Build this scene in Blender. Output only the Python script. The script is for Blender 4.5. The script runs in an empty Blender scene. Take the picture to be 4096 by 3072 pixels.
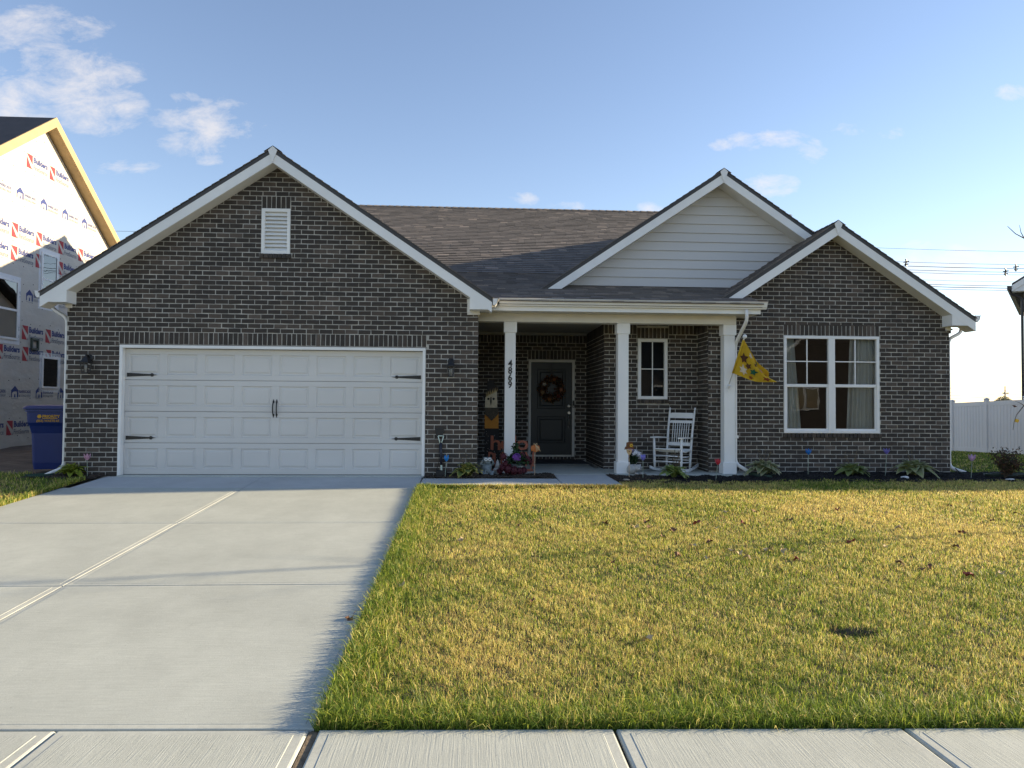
import bpy, math, random
import numpy as np
from mathutils import Vector, Matrix, Quaternion

random.seed(7)
rng = np.random.default_rng(7)
scene = bpy.context.scene
COL = scene.collection

# ------------------------------------------------------------------ camera
# x runs along the house front, y goes away from the street, z is up; garage slab = 0
CAM = Vector((5.5403, -12.1431, 1.1751))
RGT = Vector((0.99840463, -0.05601030, 0.00714448))
UPV = Vector((-0.00862386, -0.02621560, 0.99961911))
FWD = Vector((0.05580167, 0.99808596, 0.02665681))
FPX = 2950.0
cd = bpy.data.cameras.new('camera')
cam = bpy.data.objects.new('camera', cd)
COL.objects.link(cam)
m = Matrix.Identity(4)
for i in range(3):
    m[i][0], m[i][1], m[i][2], m[i][3] = RGT[i], UPV[i], -FWD[i], CAM[i]
cam.matrix_world = m
cd.sensor_width = 36
cd.lens = FPX / 4096 * 36
cd.clip_start = 0.05
cd.clip_end = 3000
scene.camera = cam

# ------------------------------------------------------------------ sun and sky
SUN = Vector((1.0, 0.17, 0.29)).normalized()      # towards the sun
sl = bpy.data.lights.new('sun', 'SUN')
sl.energy = 4.3
sl.angle = math.radians(0.8)
sl.color = (1.0, 0.81, 0.54)
so = bpy.data.objects.new('sun', sl)
COL.objects.link(so)
so.rotation_euler = SUN.to_track_quat('Z', 'Y').to_euler()
so.location = (40, 7, 14)

world = bpy.data.worlds.new('World')
scene.world = world
world.use_nodes = True
SKY_STRENGTH = 0.105
# clouds: direction u = x/|y|, v = z/|y| with half width, half height and strength
CLOUDS = []
for (px_, py_, hw_, hh_, s_) in ((110, 120, 330, 120, .8), (260, 330, 330, 170, 1.0), (400, 430, 210, 120, 1.0), (60, 430, 220, 130, 1.0), (835, 505, 260, 125, .85), (730, 395, 80, 36, .7), (850, 640, 70, 30, .6), (500, 668, 150, 42, .6),
                                 (2885, 582, 60, 34, .8), (2975, 568, 80, 42, .8), (3134, 552, 150, 45, 1.0), (3245, 590, 75, 60, .8), (3390, 520, 70, 36, .5), (3565, 535, 60, 30, .7), (3085, 740, 150, 52, .95),
                                 (2110, 800, 75, 34, .9), (2250, 824, 110, 26, .8), (2600, 832, 60, 28, .8), (4050, 378, 95, 45, .85), (3790, 1055, 300, 90, 1.0), (3640, 975, 110, 26, .7), (3900, 1130, 330, 70, .8),
                                 (-900, 500, 400, 160, .9), (-1500, 950, 500, 120, .9), (5200, 700, 500, 130, .9), (2600, -1400, 800, 250, .8)):
    dx_, dy_, dz_ = [RGT[i] * ((px_ - 2048) / FPX) - UPV[i] * ((py_ - 1536) / FPX) + FWD[i] for i in range(3)]
    k_ = 1 / FPX / (dy_ ** 1.0)
    CLOUDS.append((dx_ / dy_, dz_ / dy_, hw_ * k_, hh_ * k_, s_))


def build_world():
    nt = world.node_tree
    N, L = nt.nodes, nt.links
    N.clear()
    out = N.new('ShaderNodeOutputWorld')
    bg = N.new('ShaderNodeBackground')
    sky = N.new('ShaderNodeTexSky')
    sky.sky_type = 'NISHITA'
    sky.sun_disc = False
    sky.sun_elevation = math.asin(SUN.z)
    sky.sun_rotation = math.atan2(SUN.x, SUN.y)
    sky.altitude = 200
    sky.air_density = 1.0
    sky.dust_density = 0.1
    sky.ozone_density = 2.4
    tc = N.new('ShaderNodeTexCoord')
    sep = N.new('ShaderNodeSeparateXYZ')
    L.new(tc.outputs['Generated'], sep.inputs[0])

    def mth(op, a, b=None, c=None, clamp=False):
        n = N.new('ShaderNodeMath')
        n.operation = op
        n.use_clamp = clamp
        for i, v in enumerate((a, b, c)):
            if v is None:
                continue
            if isinstance(v, (int, float)):
                n.inputs[i].default_value = v
            else:
                L.new(v, n.inputs[i])
        return n.outputs[0]
    ay = mth('MAXIMUM', mth('ABSOLUTE', sep.outputs[1]), 0.02)
    u = mth('DIVIDE', sep.outputs[0], ay)
    v = mth('DIVIDE', sep.outputs[2], ay)
    uv = N.new('ShaderNodeCombineXYZ')
    L.new(u, uv.inputs[0])
    L.new(v, uv.inputs[1])
    env = None
    for (cu, cv, a, b, s) in CLOUDS:
        q = N.new('ShaderNodeVectorMath')
        q.operation = 'MULTIPLY_ADD'
        L.new(uv.outputs[0], q.inputs[0])
        q.inputs[1].default_value = (1 / a, 1 / b, 0)
        q.inputs[2].default_value = (-cu / a, -cv / b, 0)
        dt = N.new('ShaderNodeVectorMath')
        dt.operation = 'DOT_PRODUCT'
        L.new(q.outputs[0], dt.inputs[0])
        L.new(q.outputs[0], dt.inputs[1])
        e = mth('MULTIPLY_ADD', dt.outputs['Value'], -s, s)
        env = e if env is None else mth('MAXIMUM', env, e)
    env = mth('MAXIMUM', env, -1.0)
    com = N.new('ShaderNodeCombineXYZ')
    L.new(mth('MULTIPLY', u, 1.0), com.inputs[0])
    L.new(mth('MULTIPLY', v, 1.9), com.inputs[1])
    nz = N.new('ShaderNodeTexNoise')
    nz.inputs['Scale'].default_value = 15.0
    nz.inputs['Detail'].default_value = 9.0
    nz.inputs['Roughness'].default_value = 0.66
    nz.inputs['Distortion'].default_value = 0.3
    L.new(com.outputs[0], nz.inputs['Vector'])
    d = mth('ADD', mth('MULTIPLY', env, 0.72), mth('MULTIPLY', mth('SUBTRACT', nz.outputs[0], 0.5), 2.7))
    d = mth('MULTIPLY', mth('SUBTRACT', d, 0.16), 1.3, clamp=True)
    d = mth('MULTIPLY', d, mth('MULTIPLY_ADD', env, 1.5, 0.75, clamp=True), clamp=True)
    d = mth('MULTIPLY', d, 0.62, clamp=True)
    # no clouds below the horizon
    d = mth('MULTIPLY', d, mth('MULTIPLY', sep.outputs[2], 30.0, clamp=True))
    cloud = N.new('ShaderNodeRGB')
    cloud.outputs[0].default_value = (3.5, 3.25, 3.1, 1)
    mx = N.new('ShaderNodeMix')
    mx.data_type = 'RGBA'
    L.new(d, mx.inputs['Factor'])
    wb = N.new('ShaderNodeVectorMath')
    wb.operation = 'MULTIPLY'
    L.new(sky.outputs[0], wb.inputs[0])
    wb.inputs[1].default_value = (1.04, 0.875, 0.83)
    L.new(wb.outputs[0], mx.inputs['A'])
    L.new(cloud.outputs[0], mx.inputs['B'])
    L.new(mx.outputs['Result'], bg.inputs[0])
    bg.inputs[1].default_value = SKY_STRENGTH
    L.new(bg.outputs[0], out.inputs[0])


build_world()
vs = scene.view_settings
vs.view_transform = 'Standard'
vs.look = 'None'
vs.exposure = 1.5
vs.gamma = 1.0
vs.use_curve_mapping = False


# ------------------------------------------------------------------ helpers
def ray(px, py):
    return RGT * ((px - 2048) / FPX) - UPV * ((py - 1536) / FPX) + FWD


def atY(px, py, y):
    d = ray(px, py)
    return CAM + d * ((y - CAM.y) / d.y)


def atX(px, py, x):
    d = ray(px, py)
    return CAM + d * ((x - CAM.x) / d.x)


def atZ(px, py, z):
    d = ray(px, py)
    return CAM + d * ((z - CAM.z) / d.z)


def drive_z(y):
    return -0.03 + 0.05333 * (min(y, 0.0) + 0.05) if y > -8.33 else -0.472


HOLE = (8.21, -7.10, 0.17, 0.085)


def bed_line(x):
    """front edge of the walk and beds, where the lawn stops"""
    return -1.13 if x < 7.88 else (-.62 + (x - 7.88) * .4 if x < 8.4 else (-.33 if x < 10.5 else -.15))


def turf_z(x, y):
    z = max(-.505, -0.03 + 0.05333 * (min(y, 0.0) + 0.05) - 0.012)
    k = min(1, max(0, (y + 3.0) / 1.8)) * min(1, max(0, (9.5 - x) / 2.0))
    return z + .018 * k - .028 * min(1, max(0, (y + 2.5) / 2.2)) * (1 - k)


def soil_z(x, y):
    if y <= 0.5:
        z = turf_z(x, y)
        if 4.7 < x < 15.7 and y > bed_line(x) + .04:
            z = -.14
    else:
        z = -0.065 - 0.031 * (y - 0.5)
    if x < -1.0 and y > -1.0:            # building lot: raw soil rises a little
        t = min(1, (-1.0 - x) / 3.0) * min(1, (y + 1.0) / 2.5)
        z = z * (1 - t) + (0.06 + 0.07 * math.sin(x * 1.7 + y * 0.9) * math.sin(y * 1.3 - 1)) * t
    d = ((x - HOLE[0]) / HOLE[2]) ** 2 + ((y - HOLE[1]) / HOLE[3]) ** 2
    if d < 1.6:
        z -= 0.08 * max(0, 1 - d / 1.6) ** 0.5
    return z


def on_ground(px, py, dz=0.0):
    """the point of the sloping ground under a pixel"""
    d = ray(px, py)
    lo, hi = 1.0, 80.0
    for _ in range(60):
        t = (lo + hi) / 2
        p = CAM + d * t
        if p.z > soil_z(p.x, p.y) + dz:
            lo = t
        else:
            hi = t
    return CAM + d * lo


def tag(o, label=None, cat=None, group=None, kind=None):
    if label:
        o['label'] = label
    if cat:
        o['category'] = cat
    if group:
        o['group'] = group
    if kind:
        o['kind'] = kind
    return o


def empty(name, loc, rz=0.0, label=None, cat=None, group=None, kind=None):
    o = bpy.data.objects.new(name, None)
    o.empty_display_size = 0.2
    COL.objects.link(o)
    o.location = loc
    o.rotation_euler = (0, 0, rz)
    return tag(o, label, cat, group, kind)


def link(name, me, parent=None, world=True):
    """world=True: mesh is in world coordinates though its parent may stand elsewhere"""
    o = bpy.data.objects.new(name, me)
    COL.objects.link(o)
    if parent is not None:
        o.parent = parent
        if world:
            bpy_m = Matrix.Identity(4)
            p = parent
            chain = []
            while p is not None:
                chain.append(p)
                p = p.parent
            for q in reversed(chain):
                bpy_m = bpy_m @ q.matrix_parent_inverse @ q.matrix_basis if q.parent else q.matrix_basis.copy()
            o.matrix_parent_inverse = bpy_m.inverted()
    return o


class MB:
    def __init__(self):
        self.v, self.f, self.m, self.t = [], [], [], []
        self.cur = 0.5

    def face(self, pts, mi=0):
        n = len(self.v)
        self.v.extend([tuple(p) for p in pts])
        self.f.append(tuple(range(n, n + len(pts))))
        self.m.append(mi)
        self.t.append(self.cur)

    def add(self, vs, fs, mi=0, M=None):
        n = len(self.v)
        if M is not None:
            vs = [M @ Vector(p) for p in vs]
        self.v.extend([tuple(p) for p in vs])
        for q in fs:
            self.f.append(tuple(n + i for i in q))
            self.m.append(mi)
            self.t.append(self.cur)

    def box(self, x0, x1, y0, y1, z0, z1, mi=0, M=None):
        self.add([(x0, y0, z0), (x1, y0, z0), (x1, y1, z0), (x0, y1, z0), (x0, y0, z1), (x1, y0, z1), (x1, y1, z1), (x0, y1, z1)],
                 [(0, 3, 2, 1), (4, 5, 6, 7), (0, 1, 5, 4), (1, 2, 6, 5), (2, 3, 7, 6), (3, 0, 4, 7)], mi, M)
        return self

    def bbox(self, x0, x1, y0, y1, z0, z1, b=0.004, mi=0, M=None):
        """box with chamfered edges"""
        xs, ys, zs = (x0, x1), (y0, y1), (z0, z1)
        vs, idx = [], {}
        for i in (0, 1):
            for j in (0, 1):
                for k in (0, 1):
                    sx, sy, sz = (1, -1)[i], (1, -1)[j], (1, -1)[k]
                    for a in range(3):
                        p = [xs[i] + sx * b, ys[j] + sy * b, zs[k] + sz * b]
                        p[a] = (xs[i], ys[j], zs[k])[a]
                        idx[(i, j, k, a)] = len(vs)
                        vs.append(tuple(p))
        fs = []
        I = idx
        for a in range(3):
            o1, o2 = [(1, 2), (0, 2), (0, 1)][a]
            for s in (0, 1):
                q = []
                for (p, r) in ((0, 0), (1, 0), (1, 1), (0, 1)):
                    key = [0, 0, 0]
                    key[a], key[o1], key[o2] = s, p, r
                    q.append(I[tuple(key) + (a,)])
                fs.append(q)
        for a in range(3):          # edges along axis a
            o1, o2 = [(1, 2), (0, 2), (0, 1)][a]
            for p in (0, 1):
                for r in (0, 1):
                    k0, k1 = [0, 0, 0], [0, 0, 0]
                    k0[a], k1[a] = 0, 1
                    k0[o1] = k1[o1] = p
                    k0[o2] = k1[o2] = r
                    fs.append([I[tuple(k0) + (o1,)], I[tuple(k1) + (o1,)], I[tuple(k1) + (o2,)], I[tuple(k0) + (o2,)]])
        for i in (0, 1):
            for j in (0, 1):
                for k in (0, 1):
                    fs.append([I[(i, j, k, 0)], I[(i, j, k, 1)], I[(i, j, k, 2)]])
        self.add(vs, fs, mi, M)
        return self

    def prism(self, poly, ext, mi=0, M=None):
        n = len(poly)
        e = Vector(ext)
        vs = [tuple(Vector(p)) for p in poly] + [tuple(Vector(p) + e) for p in poly]
        fs = [tuple(range(n)), tuple(range(2 * n - 1, n - 1, -1))]
        for i in range(n):
            j = (i + 1) % n
            fs.append((i, i + n, j + n, j))
        self.add(vs, fs, mi, M)
        return self

    def tube(self, pts, r, n=8, mi=0, caps=True, M=None, flat=1.0):
        pts = [Vector(p) for p in pts]
        rs = r if isinstance(r, (list, tuple)) else [r] * len(pts)
        vs, fs = [], []
        ref = None
        for i, p in enumerate(pts):
            d = (pts[min(i + 1, len(pts) - 1)] - pts[max(i - 1, 0)]).normalized()
            if ref is None:
                ref = Vector((0, 0, 1)) if abs(d.z) < 0.9 else Vector((1, 0, 0))
            a = d.cross(ref)
            if a.length < 1e-5:
                a = d.cross(Vector((0.3, 0.5, 0.8)))
            a.normalize()
            b = a.cross(d).normalized()
            ref = b
            for k in range(n):
                t = 2 * math.pi * k / n
                vs.append(p + a * (math.cos(t) * rs[i]) + b * (math.sin(t) * rs[i] * flat))
        for i in range(len(pts) - 1):
            for k in range(n):
                k2 = (k + 1) % n
                fs.append((i * n + k, i * n + k2, (i + 1) * n + k2, (i + 1) * n + k))
        if caps:
            fs.append(tuple(range(n - 1, -1, -1)))
            fs.append(tuple(range((len(pts) - 1) * n, len(pts) * n)))
        self.add(vs, fs, mi, M)
        return self

    def lathe(self, prof, n=16, c=(0, 0, 0), mi=0, M=None, ph=0.0):
        vs, fs = [], []
        for (r, z) in prof:
            for k in range(n):
                t = 2 * math.pi * k / n + ph
                vs.append((c[0] + r * math.cos(t), c[1] + r * math.sin(t), c[2] + z))
        for i in range(len(prof) - 1):
            for k in range(n):
                k2 = (k + 1) % n
                fs.append((i * n + k, i * n + k2, (i + 1) * n + k2, (i + 1) * n + k))
        fs.append(tuple(range(n - 1, -1, -1)))
        fs.append(tuple(range((len(prof) - 1) * n, len(prof) * n)))
        self.add(vs, fs, mi, M)
        return self

    def ball(self, c, r, nu=14, nv=9, mi=0, M=None):
        if not isinstance(r, (tuple, list)):
            r = (r, r, r)
        vs, fs = [], []
        for i in range(1, nv):
            a = math.pi * i / nv
            for k in range(nu):
                t = 2 * math.pi * k / nu
                vs.append((c[0] + r[0] * math.sin(a) * math.cos(t), c[1] + r[1] * math.sin(a) * math.sin(t), c[2] + r[2] * math.cos(a)))
        top = len(vs)
        vs.append((c[0], c[1], c[2] + r[2]))
        vs.append((c[0], c[1], c[2] - r[2]))
        for i in range(nv - 2):
            for k in range(nu):
                k2 = (k + 1) % nu
                fs.append((i * nu + k, (i + 1) * nu + k, (i + 1) * nu + k2, i * nu + k2))
        for k in range(nu):
            k2 = (k + 1) % nu
            fs.append((top, k, k2))
            fs.append((top + 1, (nv - 2) * nu + k2, (nv - 2) * nu + k))
        self.add(vs, fs, mi, M)
        return self

    def mesh(self, name, mats, smooth=False, tint=False):
        me = bpy.data.meshes.new(name)
        me.from_pydata(self.v, [], self.f)
        if not isinstance(mats, (list, tuple)):
            mats = [mats]
        for mt in mats:
            me.materials.append(mt)
        me.polygons.foreach_set('material_index', self.m)
        if smooth:
            me.polygons.foreach_set('use_smooth', [True] * len(self.f))
        if tint:
            a = me.attributes.new('tint', 'FLOAT', 'FACE')
            a.data.foreach_set('value', self.t)
        me.update()
        return me

    def build(self, name, mats, parent=None, smooth=False, world=True, tint=False):
        return link(name, self.mesh(name, mats, smooth, tint), parent, world)


def fix_normals(o):
    import bmesh
    bm = bmesh.new()
    bm.from_mesh(o.data)
    bmesh.ops.recalc_face_normals(bm, faces=bm.faces)
    bm.to_mesh(o.data)
    bm.free()
    return o


def copy_tree(o, parent=None):
    c = o.copy()
    COL.objects.link(c)
    c.parent = parent
    for ch in list(o.children):
        copy_tree(ch, c)
    return c


def text_mesh(body, size, extrude=0.002, bold=0.0, align='LEFT', spacing=1.0, shear=0.0):
    cu = bpy.data.curves.new('lettering', 'FONT')
    cu.body = body
    cu.size = size
    cu.extrude = extrude
    cu.offset = bold
    cu.resolution_u = 2
    cu.align_x = align
    cu.space_character = spacing
    cu.shear = shear
    ob = bpy.data.objects.new('lettering', cu)
    COL.objects.link(ob)
    dg = bpy.context.evaluated_depsgraph_get()
    me = bpy.data.meshes.new_from_object(ob.evaluated_get(dg))
    bpy.data.objects.remove(ob)
    bpy.data.curves.remove(cu)
    vs = [tuple(v.co) for v in me.vertices]
    fs = [tuple(p.vertices) for p in me.polygons]
    bpy.data.meshes.remove(me)
    return vs, fs


# ------------------------------------------------------------------ materials
MATS = {}


def mat(name, col, rough=0.6, var=0.12, scale=6.0, bump=0.0, bscale=80.0, metal=0.0, spec=0.5, stretch=(1, 1, 1), col2=None, detail=5, bdist=0.004, coat=0.0):
    if name in MATS:
        return MATS[name]
    mt = bpy.data.materials.new(name)
    mt.use_nodes = True
    nt = mt.node_tree
    N, L = nt.nodes, nt.links
    b = N['Principled BSDF']
    b.inputs['Roughness'].default_value = rough
    b.inputs['Metallic'].default_value = metal
    b.inputs['Specular IOR Level'].default_value = spec
    b.inputs['Coat Weight'].default_value = coat
    tc = N.new('ShaderNodeTexCoord')
    mp = N.new('ShaderNodeMapping')
    mp.inputs['Scale'].default_value = stretch
    L.new(tc.outputs['Object'], mp.inputs[0])
    nz = N.new('ShaderNodeTexNoise')
    nz.inputs['Scale'].default_value = scale
    nz.inputs['Detail'].default_value = detail
    L.new(mp.outputs[0], nz.inputs['Vector'])
    mx = N.new('ShaderNodeMix')
    mx.data_type = 'RGBA'
    c2 = col2 if col2 else tuple(min(1, c * (1 + var)) for c in col)
    c1 = col if col2 else tuple(c * (1 - var) for c in col)
    mr = N.new('ShaderNodeMapRange')
    mr.inputs[1].default_value = 0.32
    mr.inputs[2].default_value = 0.68
    L.new(nz.outputs[0], mr.inputs[0])
    L.new(mr.outputs[0], mx.inputs['Factor'])
    mx.inputs['A'].default_value = (*c1, 1)
    mx.inputs['B'].default_value = (*c2, 1)
    L.new(mx.outputs['Result'], b.inputs['Base Color'])
    if bump:
        n2 = N.new('ShaderNodeTexNoise')
        n2.inputs['Scale'].default_value = bscale
        n2.inputs['Detail'].default_value = 4
        L.new(mp.outputs[0], n2.inputs['Vector'])
        bp = N.new('ShaderNodeBump')
        bp.inputs['Strength'].default_value = bump
        bp.inputs['Distance'].default_value = bdist
        L.new(n2.outputs[0], bp.inputs['Height'])
        L.new(bp.outputs[0], b.inputs['Normal'])
    MATS[name] = mt
    return mt


def tint_mat(name, ramp, rough=0.85, attr='tint', rnd=True, noise=0.25, nscale=30.0, bump=0.3, bscale=120, smear=None, bdist=0.003):
    """piece-by-piece colour from a face attribute plus the object's random number"""
    mt = bpy.data.materials.new(name)
    mt.use_nodes = True
    nt = mt.node_tree
    N, L = nt.nodes, nt.links
    b = N['Principled BSDF']
    b.inputs['Roughness'].default_value = rough
    at = N.new('ShaderNodeAttribute')
    at.attribute_name = attr
    fac = at.outputs['Fac']
    if rnd:
        oi = N.new('ShaderNodeObjectInfo')
        ad = N.new('ShaderNodeMath')
        ad.operation = 'ADD'
        L.new(fac, ad.inputs[0])
        L.new(oi.outputs['Random'], ad.inputs[1])
        fr = N.new('ShaderNodeMath')
        fr.operation = 'FRACT'
        L.new(ad.outputs[0], fr.inputs[0])
        fac = fr.outputs[0]
    cr = N.new('ShaderNodeValToRGB')
    e = cr.color_ramp.elements
    while len(e) < len(ramp):
        e.new(0.5)
    for i, (p, c) in enumerate(ramp):
        e[i].position = p
        e[i].color = (*c, 1)
    L.new(fac, cr.inputs[0])
    tc = N.new('ShaderNodeTexCoord')
    nz = N.new('ShaderNodeTexNoise')
    nz.inputs['Scale'].default_value = nscale
    nz.inputs['Detail'].default_value = 6
    L.new(tc.outputs['Object'], nz.inputs['Vector'])
    mr = N.new('ShaderNodeMapRange')
    mr.inputs[3].default_value = 1 - noise
    mr.inputs[4].default_value = 1 + noise
    L.new(nz.outputs[0], mr.inputs[0])
    mx = N.new('ShaderNodeVectorMath')
    mx.operation = 'SCALE'
    L.new(cr.outputs[0], mx.inputs[0])
    L.new(mr.outputs[0], mx.inputs['Scale'])
    colr = mx.outputs[0]
    if smear:
        n3 = N.new('ShaderNodeTexNoise')
        n3.inputs['Scale'].default_value = smear[1]
        n3.inputs['Detail'].default_value = 7
        n3.inputs['Roughness'].default_value = 0.7
        L.new(tc.outputs['Object'], n3.inputs['Vector'])
        m3 = N.new('ShaderNodeMapRange')
        m3.inputs[1].default_value = smear[2]
        m3.inputs[2].default_value = smear[2] + 0.22
        m3.inputs[4].default_value = smear[3]
        L.new(n3.outputs[0], m3.inputs[0])
        m4 = N.new('ShaderNodeMix')
        m4.data_type = 'RGBA'
        L.new(m3.outputs[0], m4.inputs['Factor'])
        L.new(colr, m4.inputs['A'])
        m4.inputs['B'].default_value = (*smear[0], 1)
        colr = m4.outputs['Result']
    L.new(colr, b.inputs['Base Color'])
    if bump:
        n2 = N.new('ShaderNodeTexNoise')
        n2.inputs['Scale'].default_value = bscale
        n2.inputs['Detail'].default_value = 5
        L.new(tc.outputs['Object'], n2.inputs['Vector'])
        bp = N.new('ShaderNodeBump')
        bp.inputs['Strength'].default_value = bump
        bp.inputs['Distance'].default_value = bdist
        L.new(n2.outputs[0], bp.inputs['Height'])
        L.new(bp.outputs[0], b.inputs['Normal'])
    MATS[name] = mt
    return mt


def leaf_mat(name, attr='leafcol', rough=0.5, trans=0.35):
    mt = bpy.data.materials.new(name)
    mt.use_nodes = True
    nt = mt.node_tree
    N, L = nt.nodes, nt.links
    b = N['Principled BSDF']
    out = N['Material Output']
    at = N.new('ShaderNodeAttribute')
    at.attribute_name = attr
    b.inputs['Roughness'].default_value = rough
    b.inputs['Specular IOR Level'].default_value = 0.3
    L.new(at.outputs['Color'], b.inputs['Base Color'])
    tr = N.new('ShaderNodeBsdfTranslucent')
    L.new(at.outputs['Color'], tr.inputs[0])
    ms = N.new('ShaderNodeMixShader')
    ms.inputs[0].default_value = trans
    L.new(b.outputs[0], ms.inputs[1])
    L.new(tr.outputs[0], ms.inputs[2])
    L.new(ms.outputs[0], out.inputs[0])
    MATS[name] = mt
    return mt


def glass_mat(name, tintc=(0.75, 0.8, 0.8), refl=0.06):
    mt = bpy.data.materials.new(name)
    mt.use_nodes = True
    nt = mt.node_tree
    N, L = nt.nodes, nt.links
    out = N['Material Output']
    N.remove(N['Principled BSDF'])
    tr = N.new('ShaderNodeBsdfTransparent')
    tr.inputs[0].default_value = (*tintc, 1)
    gl = N.new('ShaderNodeBsdfGlossy')
    gl.inputs['Roughness'].default_value = 0.0
    tc = N.new('ShaderNodeTexCoord')
    nz = N.new('ShaderNodeTexNoise')
    nz.inputs['Scale'].default_value = 2.2
    L.new(tc.outputs['Object'], nz.inputs['Vector'])
    bp = N.new('ShaderNodeBump')
    bp.inputs['Strength'].default_value = 0.03
    bp.inputs['Distance'].default_value = 0.03
    L.new(nz.outputs[0], bp.inputs['Height'])
    L.new(bp.outputs[0], gl.inputs['Normal'])
    fr = N.new('ShaderNodeFresnel')
    fr.inputs[0].default_value = 1.5
    ad = N.new('ShaderNodeMath')
    ad.operation = 'ADD'
    ad.inputs[1].default_value = refl
    L.new(fr.outputs[0], ad.inputs[0])
    ms = N.new('ShaderNodeMixShader')
    L.new(ad.outputs[0], ms.inputs[0])
    L.new(tr.outputs[0], ms.inputs[1])
    L.new(gl.outputs[0], ms.inputs[2])
    L.new(ms.outputs[0], out.inputs[0])
    MATS[name] = mt
    return mt


BRICK = tint_mat('fired_brick', [(0.0, (.036, .030, .026)), (0.3, (.050, .041, .034)), (0.55, (.043, .036, .031)), (0.8, (.068, .053, .042)), (1.0, (.105, .083, .068))],
                 rough=.85, noise=.35, nscale=18, bump=.5, bscale=90, smear=((.19, .185, .175), 9.0, .60, .55))
MORTAR = mat('mortar', (.45, .43, .385), .95, .26, 4.5, .6, 120, detail=8)
SHINGLE = tint_mat('asphalt_shingle', [(0.0, (.125, .111, .100)), (0.4, (.150, .133, .120)), (0.78, (.172, .151, .135)), (0.93, (.21, .18, .157)), (1.0, (.30, .25, .21))],
                   rough=.95, noise=.3, nscale=60, bump=.6, bscale=300)
ROOFDARK = mat('roof_underside', (.05, .046, .044), .9, .2, 8, .3, 100)
DRIP = mat('dark_drip_edge', (.045, .042, .041), .45, .12, 6, .1, 60)
TRIM = mat('white_trim_paint', (.82, .82, .80), .5, .05, 2.2, .15, 120, detail=8)
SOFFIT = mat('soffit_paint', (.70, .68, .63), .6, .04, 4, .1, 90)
COLUMN = mat('column_paint', (.82, .82, .81), .55, .03, 5, .35, 55, stretch=(1, 1, .35))
GUTTER = mat('gutter_aluminium', (.80, .79, .77), .35, .03, 3, 0.05, 40)
GDOOR = mat('garage_door_paint', (.62, .61, .585), .5, .05, 1.6, .3, 140, stretch=(.25, 1, 1))
SIDING = mat('lap_siding_paint', (.57, .56, .545), .6, .03, 3, .25, 90, stretch=(.15, 1, 1))
BLACKIRON = mat('black_iron', (.012, .012, .013), .45, .2, 10, .2, 120)
DOORPAINT = mat('slate_door_paint', (.014, .019, .022), .45, .06, 4, .08, 120)
NICKEL = mat('satin_nickel', (.55, .53, .50), .28, .05, 10, 0, metal=1.0)
VINYL = mat('vinyl_window_frame', (.82, .82, .81), .4, .03, 4)
FENCEV = mat('vinyl_fence', (.80, .79, .77), .5, .03, 1.2, .05, 30)
GLASS = glass_mat('window_glass', (.86, .87, .86), .015)
LGLASS = glass_mat('lantern_glass', (.8, .8, .78), .02)
INTER = mat('room_wall', (.07, .07, .07), .9, .1, 2)
CURTAIN = mat('sheer_curtain', (.75, .77, .76), .85, .05, 6, .1, 60)
WHITEPAINT = mat('white_chair_paint', (.76, .77, .77), .4, .03, 8, .05, 60)


# ------------------------------------------------------------------ ground
def grid_mesh(name, xs, ys, fz, mt):
    vs = [(x, y, fz(x, y)) for y in ys for x in xs]
    nx = len(xs)
    fs = []
    for j in range(len(ys) - 1):
        for i in range(nx - 1):
            fs.append((j * nx + i, j * nx + i + 1, (j + 1) * nx + i + 1, (j + 1) * nx + i))
    me = bpy.data.meshes.new(name)
    me.from_pydata(vs, [], fs)
    me.materials.append(mt)
    me.polygons.foreach_set('use_smooth', [True] * len(fs))
    return me


SOIL = mat('lawn_soil', (.075, .062, .035), .95, .35, 5, .8, 40, bdist=.02)
DIRT = mat('raw_dirt', (.115, .085, .06), .95, .4, 2.2, 1.0, 9, bdist=.05, detail=9)
FARG = mat('far_grass', (.09, .10, .045), .95, .3, .15, .5, 3)

g = grid_mesh('ground', [-700, -120, -40, -8, -6, 0, 16, 19, 24, 40, 120, 700], [-700, -120, -60, -21, -8.4, 0, .5, 18, 40, 120, 700],
              lambda x, y: -0.75 if y < 18 else (-0.75 if y < 19 else -1.1), FARG)
tag(link('ground', g), kind='structure')

# lawn soil: one fine sheet right of the drive, one left of it
xs = sorted(set([round(4.755 + .25 * i, 3) for i in range(80)] + [round(7.9 + .03 * i, 3) for i in range(21)]))
ys = sorted(set([-8.75, -8.5] + [round(-8.335 + .25 * i, 3) for i in range(113)] + [round(-7.35 + .03 * i, 3) for i in range(15)]))
lawn = link('lawn', grid_mesh('lawn', xs, ys, soil_z, SOIL))
tag(lawn, kind='structure')
lawn2 = link('lawn', grid_mesh('lawn', [-14, -10, -7, -5, -3.5, -2.6, -2, -1.5, -1.1, -.8, -.5, -.345], [-8.335, -7, -6, -5, -4, -3, -2, -1, -.6, -.2, .2], soil_z, SOIL))
tag(lawn2, kind='structure')
dl = link('dirt_lot', grid_mesh('dirt_lot', [-14, -12, -10, -8, -7, -6.2, -5.6, -5, -4.5, -4, -3.6, -3.2, -2.8, -2.4, -2, -1.6, -1.2, -.7],
                               [.2, .6, 1, 1.4, 1.8, 2.2, 2.7, 3.2, 4, 5, 6, 8, 10, 14, 20], soil_z, DIRT))
tag(dl, kind='structure')


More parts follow.
